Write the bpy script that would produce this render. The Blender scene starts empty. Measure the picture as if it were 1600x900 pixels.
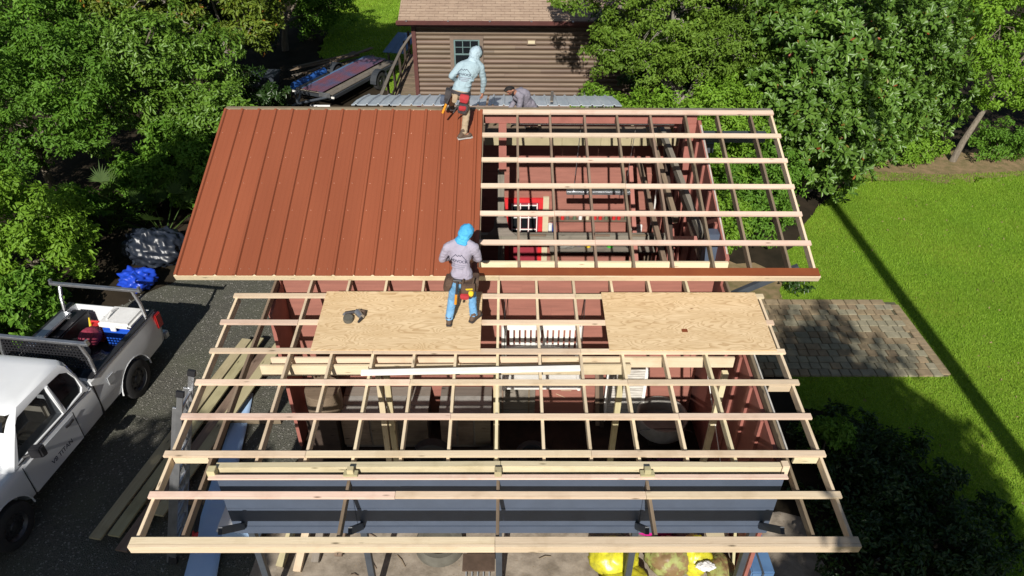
import bpy, bmesh, math, random
import numpy as np
from mathutils import Matrix, Vector
from mathutils.bvhtree import BVHTree
random.seed(7); RNG = np.random.default_rng(7)
S = bpy.context.scene; COL = S.collection
R = math.radians
# ------------------------------------------------------------ camera
A1, A2 = 0.389, 0.125            # pitch of the upper and of the lower roof (radians)
cam_d = bpy.data.cameras.new('camera'); cam = bpy.data.objects.new('camera', cam_d); COL.objects.link(cam); S.camera = cam
yaw, pitch, roll = 0.009, R(35), 0.007
fwd = Vector((math.sin(yaw)*math.cos(pitch), math.cos(yaw)*math.cos(pitch), -math.sin(pitch)))
rgt = Vector((math.cos(yaw), -math.sin(yaw), 0)); upv = rgt.cross(fwd)
r2 = rgt*math.cos(roll) + upv*math.sin(roll); u2 = upv*math.cos(roll) - rgt*math.sin(roll)
cam.matrix_world = Matrix(((r2.x, u2.x, -fwd.x, 0.076), (r2.y, u2.y, -fwd.y, -9.437), (r2.z, u2.z, -fwd.z, 10.108), (0, 0, 0, 1)))
cam_d.sensor_width = 36; cam_d.lens = 36*1110/1600; cam_d.clip_end = 400
# ------------------------------------------------------------ daylight
SUN_EL, SUN_AZ = R(34), R(6)
w = bpy.data.worlds.new('World'); S.world = w; w.use_nodes = True
nt = w.node_tree; bg = nt.nodes['Background']; sky = nt.nodes.new('ShaderNodeTexSky')
sky.sky_type = 'NISHITA'; sky.sun_disc = False; sky.sun_elevation = SUN_EL; sky.sun_rotation = R(180)+SUN_AZ
nt.links.new(sky.outputs[0], bg.inputs[0]); bg.inputs[1].default_value = 0.05
sl = bpy.data.lights.new('sun', 'SUN'); sl.energy = 5.0; sl.angle = R(0.5); sl.color = (1, 0.95, 0.87)
so = bpy.data.objects.new('sun', sl); COL.objects.link(so); so.location = (-3, -30, 30)
so.rotation_euler = Vector((math.sin(SUN_AZ)*math.cos(SUN_EL), math.cos(SUN_AZ)*math.cos(SUN_EL), -math.sin(SUN_EL))).to_track_quat('-Z', 'Y').to_euler()
S.view_settings.view_transform = 'Standard'; S.view_settings.look = 'None'; S.view_settings.exposure = 0.33; S.view_settings.gamma = 1
S.render.engine = 'CYCLES'
# ------------------------------------------------------------ materials
MATS = {}
def _nodes(name):
    m = bpy.data.materials.new(name); m.use_nodes = True; MATS[name] = m
    return m, m.node_tree.nodes, m.node_tree.links, m.node_tree.nodes['Principled BSDF']
def _mixc(N, L, fac, a, b):
    x = N.new('ShaderNodeMix'); x.data_type = 'RGBA'
    if isinstance(fac, float): x.inputs[0].default_value = fac
    else: L.new(fac, x.inputs[0])
    for i, v in ((6, a), (7, b)):
        if isinstance(v, tuple): x.inputs[i].default_value = v+(1,)
        else: L.new(v, x.inputs[i])
    return x.outputs[2]
def _ramp(N, L, src, lo, hi):
    x = N.new('ShaderNodeMapRange'); x.inputs[1].default_value = lo; x.inputs[2].default_value = hi; L.new(src, x.inputs[0]); return x.outputs[0]
def _coord(N, L, stretch=(1, 1, 1), rnd=True, space='Object'):
    tc = N.new('ShaderNodeTexCoord'); mp = N.new('ShaderNodeMapping'); mp.inputs['Scale'].default_value = stretch
    L.new(tc.outputs[space], mp.inputs[0])
    if not rnd: return mp.outputs[0]
    oi = N.new('ShaderNodeObjectInfo'); ad = N.new('ShaderNodeVectorMath'); ad.operation = 'MULTIPLY_ADD'
    L.new(oi.outputs['Random'], ad.inputs[0]); ad.inputs[1].default_value = (37.1, 19.3, 11.7); L.new(mp.outputs[0], ad.inputs[2])
    return ad.outputs[0]
def _noise(N, L, vec, scale, detail=5, rough=.6, dist=0):
    n = N.new('ShaderNodeTexNoise'); n.inputs['Scale'].default_value = scale; n.inputs['Detail'].default_value = detail
    n.inputs['Roughness'].default_value = rough; n.inputs['Distortion'].default_value = dist
    L.new(vec, n.inputs['Vector']); return n.outputs['Fac']
def _hsv(N, L, col, amt, hue=0.0):
    oi = N.new('ShaderNodeObjectInfo'); h = N.new('ShaderNodeHueSaturation'); L.new(col, h.inputs['Color'])
    r = N.new('ShaderNodeMapRange'); L.new(oi.outputs['Random'], r.inputs[0]); r.inputs[3].default_value = 1-amt; r.inputs[4].default_value = 1+amt
    L.new(r.outputs[0], h.inputs['Value'])
    if hue:
        m2 = N.new('ShaderNodeMath'); m2.operation = 'MULTIPLY'; L.new(oi.outputs['Random'], m2.inputs[0]); m2.inputs[1].default_value = 7.31
        m3 = N.new('ShaderNodeMath'); m3.operation = 'FRACT'; L.new(m2.outputs[0], m3.inputs[0])
        r2_ = N.new('ShaderNodeMapRange'); L.new(m3.outputs[0], r2_.inputs[0]); r2_.inputs[3].default_value = .5-hue; r2_.inputs[4].default_value = .5+hue
        L.new(r2_.outputs[0], h.inputs['Hue'])
    return h.outputs[0]
def _bump(N, L, P, h, strength, dist=.01):
    b = N.new('ShaderNodeBump'); b.inputs['Strength'].default_value = strength; b.inputs['Distance'].default_value = dist
    L.new(h, b.inputs['Height']); L.new(b.outputs[0], P.inputs['Normal'])
def M(name, c1, c2=None, scale=4, rough=.6, metal=0, bump=0, bscale=60, stretch=(1, 1, 1), var=0, lo=.35, hi=.65, spec=.5, hue=0, space='Object', coat=0):
    m, N, L, P = _nodes(name)
    v = _coord(N, L, stretch, space == 'Object', space)
    f = _ramp(N, L, _noise(N, L, v, scale), lo, hi)
    c = _mixc(N, L, f, c1, c2 or tuple(x*.82 for x in c1))
    if var: c = _hsv(N, L, c, var, hue)
    L.new(c, P.inputs['Base Color']); P.inputs['Roughness'].default_value = rough; P.inputs['Metallic'].default_value = metal
    P.inputs['Specular IOR Level'].default_value = spec; P.inputs['Coat Weight'].default_value = coat
    if bump: _bump(N, L, P, _noise(N, L, v, bscale, 4), bump)
    return m
def WOOD(name, c1, c2, cs, knots=True, var=.17, hue=.016, rough=.65):
    m, N, L, P = _nodes(name)
    v = _coord(N, L, (1, 1, 1)); v2 = _coord(N, L, (.55, 11, 11)); v3 = _coord(N, L, (2.5, 60, 60))
    g = _ramp(N, L, _noise(N, L, v2, 2.2, 6, .6, .6), .3, .7)
    c = _mixc(N, L, g, c1, c2)
    fine = _ramp(N, L, _noise(N, L, v3, 1.6, 3), .35, .75)
    c = _mixc(N, L, _ramp(N, L, fine, 0, 3.2), c, cs)
    stain = _ramp(N, L, _noise(N, L, v, 2.3, 4), .52, .85); c = _mixc(N, L, stain, c, cs)
    if knots:
        vk = _coord(N, L, (1.5, 6, 6)); k = N.new('ShaderNodeTexVoronoi'); k.inputs['Scale'].default_value = 1.3; L.new(vk, k.inputs['Vector'])
        kk = _ramp(N, L, k.outputs['Distance'], .13, .04); c = _mixc(N, L, kk, c, tuple(x*.45 for x in cs))
    c = _hsv(N, L, c, var, hue)
    L.new(c, P.inputs['Base Color']); P.inputs['Roughness'].default_value = rough; P.inputs['Specular IOR Level'].default_value = .3
    _bump(N, L, P, fine, .25, .004)
    return m
WOOD('new_wood', (.66, .545, .40), (.60, .475, .335), (.45, .34, .22))
WOOD('pink_wood', (.66, .52, .415), (.60, .45, .345), (.45, .325, .235))
WOOD('yellow_wood', (.67, .57, .405), (.61, .505, .34), (.46, .37, .23))
WOOD('treated_wood', (.48, .43, .265), (.41, .36, .21), (.28, .24, .135))
WOOD('old_wood', (.25, .19, .135), (.17, .125, .085), (.085, .06, .042))
WOOD('grey_wood', (.24, .215, .18), (.17, .15, .125), (.09, .08, .065))
WOOD('dark_wood', (.06, .043, .033), (.04, .028, .022), (.02, .014, .012))
M('red_metal', (.262, .078, .037), (.228, .066, .031), .7, .36, 0, .12, 1.6, stretch=(1.5, .35, .35), var=.06, lo=.3, hi=.7)
M('trim_metal', (.29, .085, .03), (.24, .065, .025), 2, .38, .3)
M('screw_metal', (.42, .22, .16), None, 5, .4, .6)
M('red_siding', (.30, .125, .095), (.24, .10, .077), 3, .75, bump=.15, bscale=30, stretch=(.4, 1, 4), var=.06, spec=.3)
M('red_paint', (.31, .115, .09), (.25, .09, .07), 4, .7, bump=.1, var=.06)
M('slate_paint', (.073, .094, .138), (.064, .082, .12), 3, .5, bump=.06, bscale=40, var=.03)
M('slate_dark', (.055, .065, .08), (.04, .048, .06), 4, .5, var=.05)
M('galvanized', (.62, .67, .71), (.47, .53, .59), 1.6, .45, .3, .05, 10, stretch=(3, .4, 1))
M('worn_white', (.50, .48, .44), (.30, .28, .25), 9, .7, stretch=(.5, 3, 3)); M('white_paint', (.78, .77, .74), (.70, .69, .65), 4, .5, var=.03)
M('cream', (.55, .48, .33), (.47, .41, .28), 3, .7)
M('beige_panel', (.36, .31, .19), (.30, .26, .155), 3, .7, var=.05)
M('floor_dirt', (.045, .032, .025), (.025, .018, .015), 3, .95, bump=.5, bscale=25, spec=.1)  # dirt floor, darkened further: the shade under the roof is in this colour
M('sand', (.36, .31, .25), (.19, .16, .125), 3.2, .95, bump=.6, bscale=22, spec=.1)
M('log_stain', (.158, .11, .076), (.105, .07, .049), 3, .6, bump=.2, bscale=25, stretch=(.3, 2, 6), var=.13, hue=.01)
M('house_trim', (.10, .035, .03), (.075, .028, .025), 4, .5)
M('window_trim', (.17, .125, .095), None, 4, .6)
M('window_green', (.12, .19, .19), None, 4, .5)
M('curtain', (.62, .60, .46), (.48, .46, .34), 8, .9, stretch=(6, 1, 1))
M('black_void', (.012, .012, .014), None, 2, .6)
M('black_rubber', (.022, .022, .024), (.03, .03, .03), 9, .75)
M('black_plastic', (.02, .02, .023), None, 5, .4)
M('steel_rim', (.10, .10, .105), (.06, .06, .065), 6, .4, .7)
M('aluminium', (.55, .56, .58), (.42, .43, .45), 6, .32, .85)
M('truck_white', (.70, .72, .74), (.66, .68, .705), 1.5, .22, coat=.6)
M('tail_red', (.35, .02, .02), None, 5, .2)
M('seat_beige', (.50, .46, .38), None, 5, .8)
M('cooler_white', (.78, .78, .77), None, 3, .45); M('cooler_blue', (.02, .10, .55), None, 3, .4)
M('red_plastic', (.55, .03, .03), None, 4, .4); M('maroon_bag', (.28, .03, .06), (.2, .02, .05), 9, .7, var=.1)
M('canvas', (.12, .115, .095), (.085, .08, .065), 5, .9, bump=.3, bscale=14)
M('blue_tarp', (.015, .07, .55), (.01, .04, .38), 4, .38, bump=.5, bscale=9)
M('black_sheet', (.018, .024, .038), (.01, .013, .02), 3, .38, bump=.4, bscale=6)
M('blue_sheet', (.42, .60, .86), (.36, .53, .80), 2, .6)
M('orange_plastic', (.75, .30, .02), None, 4, .5); M('yellow_plastic', (.72, .52, .03), None, 4, .5)
M('yellow_bag', (.60, .55, .03), (.38, .36, .03), 7, .35, bump=.6, bscale=12, lo=.42, hi=.6)
M('brown_bag', (.20, .13, .06), (.28, .30, .10), 5, .5, bump=.6, bscale=12, lo=.45, hi=.55)
M('magenta_bag', (.52, .02, .22), None, 5, .4); M('purple_cloth', (.09, .03, .11), None, 5, .8)
M('green_paint', (.10, .14, .08), None, 5, .7); M('bright_green', (.06, .42, .04), None, 5, .6)
M('red_door', (.28, .03, .045), (.24, .025, .04), 3, .5); M('bright_red', (.62, .03, .035), None, 4, .5)
M('concrete', (.30, .29, .27), (.22, .21, .19), 4, .9, bump=.4, bscale=25)
M('roll_blue', (.03, .12, .42), (.02, .08, .3), 3, .35); M('sheet_magenta', (.19, .062, .075), (.085, .085, .16), 1.4, .3, var=.06)
M('sheet_blue', (.10, .19, .34), (.07, .14, .27), 2, .35, var=.06)
M('dark_frame', (.035, .04, .048), None, 5, .5)
M('shirt_lavender', (.33, .305, .38), (.29, .265, .335), 5, .85, bump=.5, bscale=12); M('hood_blue', (.07, .38, .66), (.045, .30, .56), 6, .8, bump=.5, bscale=16)
M('shirt_pale', (.30, .40, .45), (.265, .36, .41), 5, .85, bump=.5, bscale=10); M('hood_pale', (.38, .50, .57), None, 6, .8, bump=.4, bscale=14)
M('shirt_grey', (.22, .205, .25), (.17, .16, .195), 5, .85, bump=.5, bscale=12)
M('jeans', (.10, .26, .46), (.16, .34, .56), 7, .9, bump=.5, bscale=16); M('khaki', (.36, .28, .19), (.30, .23, .15), 6, .9, bump=.5, bscale=14)
M('dark_pants', (.05, .05, .05), None, 5, .9); M('leather', (.10, .06, .04), (.06, .036, .025), 8, .7, bump=.3, bscale=30)
M('leather_dark', (.045, .04, .042), (.03, .027, .03), 8, .7); M('tool_red', (.42, .03, .04), (.30, .025, .03), 9, .6)
M('boot', (.10, .065, .045), (.07, .045, .03), 8, .8); M('sole', (.42, .40, .38), None, 5, .7)
M('skin', (.42, .20, .13), (.37, .17, .11), 9, .55); M('hair', (.015, .011, .009), None, 12, .7, bump=.6, bscale=90)
M('ink', (.03, .035, .07), None, 5, .8); M('ink_light', (.20, .20, .26), None, 5, .8)
M('bark', (.20, .17, .13), (.11, .09, .07), 6, .9, bump=.8, bscale=18, stretch=(4, 4, .7))
M('twig', (.30, .27, .23), (.20, .18, .15), 6, .85); M('pine_bark', (.12, .08, .06), None, 6, .9)
M('soil', (.04, .03, .02), (.02, .017, .011), 1.3, .95, bump=.8, bscale=14, space='Object', spec=.1)
M('litter', (.27, .19, .11), (.15, .13, .06), 3.5, .95, bump=.8, bscale=20, spec=.1)
M('straw', (.33, .25, .14), (.20, .13, .07), 6, .9, var=.2)
M('stone', (.22, .21, .19), (.14, .135, .12), 8, .9)
M('paver', (.285, .26, .18), (.22, .20, .135), 7, .85, bump=.5, bscale=40, var=.09, hue=.004)
M('paver_brown', (.285, .22, .135), (.215, .165, .10), 6, .85, bump=.5, bscale=40, var=.09, hue=.004)
M('joint', (.10, .085, .055), (.07, .075, .035), 6, .95)
def grass_mat(name, c1, c2, c3, s=1.0):
    m, N, L, P = _nodes(name); v = _coord(N, L, (1, 1, 1), False)
    f = _ramp(N, L, _noise(N, L, v, .5*s, 4), .35, .65); g = _ramp(N, L, _noise(N, L, v, 9*s, 4, .7), .3, .7)
    h = _ramp(N, L, _noise(N, L, v, 40*s, 3), .3, .7)
    c = _mixc(N, L, f, c1, c2); c = _mixc(N, L, _ramp(N, L, g, 0, 2.0), c, c3); c = _mixc(N, L, _ramp(N, L, h, 0, 3.0), c, tuple(x*.4 for x in c1))
    L.new(c, P.inputs['Base Color']); P.inputs['Roughness'].default_value = .85; P.inputs['Specular IOR Level'].default_value = .15
    _bump(N, L, P, _noise(N, L, v, 30*s, 4, .8), .9, .03); return m
grass_mat('lawn', (.17, .31, .025), (.25, .34, .035), (.12, .23, .018), .8)
M('gravel', (.115, .115, .10), (.075, .075, .066), .9, .9, bump=1, bscale=45, spec=.2)
def _gravel():
    m, N, L, P = _nodes('gravel_drive'); v = _coord(N, L, (1, 1, 1), False)
    vo = N.new('ShaderNodeTexVoronoi'); vo.inputs['Scale'].default_value = 46; L.new(v, vo.inputs['Vector'])
    sep = N.new('ShaderNodeSeparateColor'); L.new(vo.outputs['Color'], sep.inputs[0])
    c = _mixc(N, L, _ramp(N, L, sep.outputs[0], 0, 1), (.07, .07, .06), (.125, .12, .10))
    c = _mixc(N, L, _ramp(N, L, sep.outputs[1], .965, .98), c, (.30, .29, .26))
    c = _mixc(N, L, _ramp(N, L, _noise(N, L, v, .8, 4), .4, .75), c, (.10, .105, .075))
    L.new(c, P.inputs['Base Color']); P.inputs['Roughness'].default_value = .9; P.inputs['Specular IOR Level'].default_value = .2
    _bump(N, L, P, vo.outputs['Distance'], .8, .02)
_gravel()
def _ply():
    m, N, L, P = _nodes('plywood'); v = _coord(N, L, (.55, 2.4, 2.4))
    n = _noise(N, L, v, 2.0, 2, .5, .5)
    mu = N.new('ShaderNodeMath'); mu.operation = 'MULTIPLY'; L.new(n, mu.inputs[0]); mu.inputs[1].default_value = 20
    fr = N.new('ShaderNodeMath'); fr.operation = 'FRACT'; L.new(mu.outputs[0], fr.inputs[0])
    g = _ramp(N, L, fr.outputs[0], .45, 1.0)
    c = _mixc(N, L, _ramp(N, L, _noise(N, L, v, 2.2, 3), .3, .75), (.66, .51, .32), (.56, .41, .235))
    c = _mixc(N, L, _ramp(N, L, g, 0, 1.5), c, (.34, .205, .09))
    vk = _coord(N, L, (.8, 1.6, 1)); k = N.new('ShaderNodeTexVoronoi'); k.inputs['Scale'].default_value = 2.6; L.new(vk, k.inputs['Vector'])
    c = _mixc(N, L, _ramp(N, L, k.outputs['Distance'], .085, .03), c, (.20, .10, .04))
    f2 = _noise(N, L, _coord(N, L, (3, 90, 90)), 1.5, 3); c = _mixc(N, L, _ramp(N, L, f2, .45, 1.6), c, (.45, .31, .16))
    L.new(c, P.inputs['Base Color']); P.inputs['Roughness'].default_value = .7; P.inputs['Specular IOR Level'].default_value = .25
    _bump(N, L, P, fr.outputs[0], .12, .003)
_ply()
def _shingle():
    m, N, L, P = _nodes('shingle'); v = _coord(N, L, (1, 1, 1), False)
    b = N.new('ShaderNodeTexBrick'); b.inputs['Scale'].default_value = 1; b.inputs['Brick Width'].default_value = .30; b.inputs['Row Height'].default_value = .14
    b.inputs['Mortar Size'].default_value = .007; b.offset = .4; b.inputs['Color1'].default_value = (.40, .30, .22, 1); b.inputs['Color2'].default_value = (.29, .205, .15, 1); b.inputs['Mortar'].default_value = (.11, .07, .05, 1)
    L.new(v, b.inputs['Vector']); c = _mixc(N, L, _ramp(N, L, _noise(N, L, v, 5, 5), .3, .8), b.outputs['Color'], (.36, .265, .195))
    L.new(c, P.inputs['Base Color']); P.inputs['Roughness'].default_value = .9
_shingle()
def _glass(name, col, alpha, rough=.03):
    m, N, L, P = _nodes(name); P.inputs['Base Color'].default_value = col+(1,); P.inputs['Roughness'].default_value = rough
    tr = N.new('ShaderNodeBsdfTransparent'); tr.inputs[0].default_value = tuple(min(1, c*3+.25) for c in col)+(1,)
    mx = N.new('ShaderNodeMixShader'); mx.inputs[0].default_value = alpha; L.new(tr.outputs[0], mx.inputs[1]); L.new(P.outputs[0], mx.inputs[2])
    L.new(mx.outputs[0], N['Material Output'].inputs[0])
_glass('glass_clear', (.03, .035, .04), .35); _glass('glass_dark', (.012, .014, .018), .72); _glass('glass_house', (.02, .025, .03), .45)
def LEAF(name, c1, c2, rough=.42, trans=.3, spec=.4, odd=None, oddp=.0):
    m, N, L, P = _nodes(name); g = N.new('ShaderNodeNewGeometry'); ri = g.outputs['Random Per Island']
    c = _mixc(N, L, ri, c1, c2)
    tc = N.new('ShaderNodeTexCoord'); n = _noise(N, L, tc.outputs['Object'], .55, 3); c = _mixc(N, L, _ramp(N, L, n, .38, .68), c, tuple(a*.55+b*.45*.6 for a, b in zip(c1, c2)))
    if odd: c = _mixc(N, L, _ramp(N, L, ri, 1-oddp, 1-oddp+.01), c, odd)
    L.new(c, P.inputs['Base Color']); P.inputs['Roughness'].default_value = rough; P.inputs['Specular IOR Level'].default_value = spec
    t = N.new('ShaderNodeBsdfTranslucent'); h = N.new('ShaderNodeHueSaturation'); L.new(c, h.inputs['Color']); h.inputs['Value'].default_value = 1.5; h.inputs['Hue'].default_value = .48; L.new(h.outputs[0], t.inputs[0])
    mx = N.new('ShaderNodeMixShader'); mx.inputs[0].default_value = trans; L.new(P.outputs[0], mx.inputs[1]); L.new(t.outputs[0], mx.inputs[2]); L.new(mx.outputs[0], N['Material Output'].inputs[0])
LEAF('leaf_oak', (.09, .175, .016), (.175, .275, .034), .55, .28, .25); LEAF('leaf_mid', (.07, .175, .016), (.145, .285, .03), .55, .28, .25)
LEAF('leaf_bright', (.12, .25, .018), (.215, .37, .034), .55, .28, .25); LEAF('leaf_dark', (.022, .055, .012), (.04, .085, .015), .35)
LEAF('leaf_laurel', (.075, .165, .017), (.16, .28, .036), .42, .22, .35); LEAF('leaf_yellow', (.095, .16, .014), (.185, .24, .03), .5, .28, .3, (.30, .13, .02), .03)
LEAF('leaf_magnolia', (.06, .135, .017), (.135, .235, .036), .4, .14, .4, (.24, .055, .018), .012); LEAF('leaf_palm', (.035, .075, .015), (.075, .12, .025), .6, .2, .15)
LEAF('blade', (.175, .33, .024), (.27, .42, .04), .6, .35, .2)
# ------------------------------------------------------------ builders
WM = {}                                            # world matrix of every object made here
class MB:
    def __init__(s): s.v = []; s.f = []
    def add(s, vs, fs):
        o = len(s.v); s.v += [tuple(p) for p in vs]; s.f += [tuple(i+o for i in q) for q in fs]; return s
    def box(s, c, d, rz=0, M4=None):
        x, y, z = [k/2 for k in d]; P = [(-x, -y, -z), (x, -y, -z), (x, y, -z), (-x, y, -z), (-x, -y, z), (x, -y, z), (x, y, z), (-x, y, z)]
        m = Matrix.Translation(c) @ (M4 if M4 else Matrix.Rotation(rz, 4, 'Z'))
        return s.add([m @ Vector(p) for p in P], [(0, 3, 2, 1), (4, 5, 6, 7), (0, 1, 5, 4), (1, 2, 6, 5), (2, 3, 7, 6), (3, 0, 4, 7)])
    def bb(s, a, b): return s.box([(p+q)/2 for p, q in zip(a, b)], [abs(q-p) for p, q in zip(a, b)])
    def tube(s, pts, r, n=8, cap=True):
        pts = [Vector(p) for p in pts]; rs = r if isinstance(r, (list, tuple)) else [r]*len(pts); o = len(s.v); rings = []
        t0 = (pts[1]-pts[0]).normalized(); ref = Vector((0, 0, 1)) if abs(t0.z) < .9 else Vector((1, 0, 0)); nx = t0.cross(ref).normalized()
        for i, p in enumerate(pts):
            t = (pts[min(i+1, len(pts)-1)]-pts[max(i-1, 0)]).normalized(); nx = (nx-t*nx.dot(t)).normalized(); ny = t.cross(nx)
            for k in range(n): a = 2*math.pi*k/n; s.v.append(tuple(p+(nx*math.cos(a)+ny*math.sin(a))*rs[i]))
        for i in range(len(pts)-1):
            for k in range(n): a = o+i*n+k; b = o+i*n+(k+1) % n; s.f.append((a, b, b+n, a+n))
        if cap: s.f.append(tuple(o+k for k in range(n))[::-1]); s.f.append(tuple(o+(len(pts)-1)*n+k for k in range(n)))
        return s
    def ell(s, c, r, n=12, m=8, M4=None):
        o = len(s.v); c = Vector(c); m4 = M4 or Matrix.Identity(4)
        for j in range(m+1):
            ph = math.pi*j/m
            for k in range(n):
                a = 2*math.pi*k/n; s.v.append(tuple(c+m4.to_3x3() @ Vector((r[0]*math.sin(ph)*math.cos(a), r[1]*math.sin(ph)*math.sin(a), r[2]*math.cos(ph)))))
        for j in range(m):
            for k in range(n): a = o+j*n+k; b = o+j*n+(k+1) % n; s.f.append((a, a+n, b+n, b))
        return s
    def cap(s, p, q, r0, r1):
        p = Vector(p); q = Vector(q); s.ell(p, (r0,)*3, 10, 6); s.ell(q, (r1,)*3, 10, 6); s.tube([p, q], [r0, r1], 10); return s
    def prism(s, poly, axis, a, b):
        n = len(poly); ix = {'x': 0, 'y': 1, 'z': 2}[axis]; vs = []
        for t in (a, b):
            for p in poly: q = list(p); q.insert(ix, t); vs.append(q)
        return s.add(vs, [tuple(range(n))[::-1], tuple(range(n, 2*n))]+[(i, (i+1) % n, (i+1) % n+n, i+n) for i in range(n)])
    def lathe(s, prof, c, axis='x', n=24):
        o = len(s.v)
        for r, h in prof:
            for k in range(n):
                a = 2*math.pi*k/n; u, w_ = r*math.cos(a), r*math.sin(a)
                s.v.append((c[0]+h, c[1]+u, c[2]+w_) if axis == 'x' else (c[0]+u, c[1]+h, c[2]+w_) if axis == 'y' else (c[0]+u, c[1]+w_, c[2]+h))
        for j in range(len(prof)-1):
            for k in range(n): a = o+j*n+k; b = o+j*n+(k+1) % n; s.f.append((a, b, b+n, a+n))
        return s
    def loft(s, rings):
        o = len(s.v); n = len(rings[0])
        for r in rings: s.v += [tuple(p) for p in r]
        for i in range(len(rings)-1):
            for k in range(n): a = o+i*n+k; b = o+i*n+(k+1) % n; s.f.append((a, b, b+n, a+n))
        s.f.append(tuple(o+k for k in range(n))[::-1]); s.f.append(tuple(o+(len(rings)-1)*n+k for k in range(n))); return s
def tag(o, label=None, cat=None, group=None, kind=None):
    for k, v in (('label', label), ('category', cat), ('group', group), ('kind', kind)):
        if v: o[k] = v
    return o
def link(o, parent=None, mw=None):
    COL.objects.link(o); mw = mw or Matrix.Identity(4); o.matrix_basis = mw; WM[o] = mw
    if parent: o.parent = parent; o.matrix_parent_inverse = WM[parent].inverted()
    return o
def thing(name, label, cat, loc=(0, 0, 0), rz=0, group=None):
    o = bpy.data.objects.new(name, None); o.empty_display_size = .2; link(o, None, Matrix.Translation(loc) @ Matrix.Rotation(rz, 4, 'Z')); return tag(o, label, cat, group)
def mesh(mb, mats, smooth=False, bevel=0, fix=True):
    me = bpy.data.meshes.new('m'); me.from_pydata(mb.v, [], mb.f)
    b = bmesh.new(); b.from_mesh(me)
    if fix: bmesh.ops.remove_doubles(b, verts=b.verts, dist=1e-5); bmesh.ops.recalc_face_normals(b, faces=b.faces)
    if bevel: bmesh.ops.bevel(b, geom=[e for e in b.edges if e.calc_face_angle(0) > .5], offset=bevel, segments=2, affect='EDGES', clamp_overlap=True)
    b.to_mesh(me); b.free()
    for m in (mats if isinstance(mats, (list, tuple)) else [mats]): me.materials.append(MATS[m])
    if smooth:
        me.polygons.foreach_set('use_smooth', [True]*len(me.polygons))
        if smooth != 2: me.set_sharp_from_angle(angle=R(40))
    return me
def obj(name, mb, mat, parent=None, local=False, smooth=False, bevel=0, fix=True):
    me = mb if isinstance(mb, bpy.types.Mesh) else mesh(mb, mat, smooth, bevel, fix); me.name = name
    o = bpy.data.objects.new(name, me)
    return link(o, parent, (WM[parent] if local and parent else None))
def inst(name, me, parent, mw): return link(bpy.data.objects.new(name, me), parent, mw)
def frame(p, q, up=(0, 0, 1)):
    p = Vector(p); q = Vector(q); x = (q-p).normalized(); u = Vector(up); y = u.cross(x)
    if y.length < 1e-4: y = Vector((0, 1, 0)).cross(x)
    y.normalize(); z = x.cross(y); m = Matrix((x, y, z)).transposed().to_4x4(); m.translation = (p+q)/2; return m, (q-p).length
def board(name, p, q, w_, h, mat, parent=None, up=(0, 0, 1), bevel=.003):
    m, l = frame(p, q, up); me = mesh(MB().box((0, 0, 0), (l, w_, h)), mat, False, bevel); me.name = name
    return link(bpy.data.objects.new(name, me), parent, m)
def evalmesh(mb, mods, mat, smooth=2):
    me = mesh(mb, mat, False, 0, False); o = bpy.data.objects.new('tmp', me); COL.objects.link(o)
    for typ, kw in mods:
        md = o.modifiers.new('x', typ)
        for k, v in kw.items(): setattr(md, k, v)
    dg = bpy.context.evaluated_depsgraph_get(); out = bpy.data.meshes.new_from_object(o.evaluated_get(dg)); bpy.data.objects.remove(o)
    out.polygons.foreach_set('use_smooth', [bool(smooth)]*len(out.polygons))
    if smooth == 1: out.set_sharp_from_angle(angle=R(35))
    return out
def tmpobj(mb):
    me = mesh(mb, 'black_void'); o = bpy.data.objects.new('cut', me); COL.objects.link(o); return o
TEX = {}
def cloth_tex(sz):
    if sz not in TEX: t = bpy.data.textures.new('crease', 'CLOUDS'); t.noise_scale = sz; t.noise_depth = 2; TEX[sz] = t
    return TEX[sz]
def fused(mb, mat, voxel=.012, it=4, crease=0):
    md = [('REMESH', dict(mode='VOXEL', voxel_size=voxel)), ('SMOOTH', dict(iterations=it, factor=.6))]
    if crease: md += [('DISPLACE', dict(texture=cloth_tex(.075), strength=crease, mid_level=.5)), ('DISPLACE', dict(texture=cloth_tex(.03), strength=crease*.4, mid_level=.5))]
    return evalmesh(mb, md, mat)
def cutmesh(mb, cutters, mat, solid=0, smooth=1):
    cs = [tmpobj(c) for c in cutters]; mods = []
    if solid: mods.append(('SOLIDIFY', dict(thickness=solid, offset=-1)))
    mods += [('BOOLEAN', dict(operation='DIFFERENCE', object=c, solver='EXACT')) for c in cs]
    me0 = mesh(mb, mat); o = bpy.data.objects.new('tmp', me0); COL.objects.link(o)
    for typ, kw in mods:
        md = o.modifiers.new('x', typ)
        for k, v in kw.items(): setattr(md, k, v)
    dg = bpy.context.evaluated_depsgraph_get(); out = bpy.data.meshes.new_from_object(o.evaluated_get(dg)); bpy.data.objects.remove(o)
    for c in cs: bpy.data.objects.remove(c)
    out.materials.clear(); out.materials.append(MATS[mat]); out.polygons.foreach_set('material_index', [0]*len(out.polygons))
    out.polygons.foreach_set('use_smooth', [True]*len(out.polygons)); out.set_sharp_from_angle(angle=R(35)); return out
def npmesh(name, V, F, mat, smooth=False):
    V = np.asarray(V, np.float32); F = np.asarray(F, np.int32); me = bpy.data.meshes.new(name); k = F.shape[1]
    me.vertices.add(len(V)); me.vertices.foreach_set('co', V.ravel()); me.loops.add(F.size); me.loops.foreach_set('vertex_index', F.ravel())
    me.polygons.add(len(F)); me.polygons.foreach_set('loop_start', np.arange(0, F.size, k, dtype=np.int32)); me.polygons.foreach_set('loop_total', np.full(len(F), k, np.int32))
    if smooth: me.polygons.foreach_set('use_smooth', np.ones(len(F), bool))
    me.update(calc_edges=True); me.materials.append(MATS[mat]); return me
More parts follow.
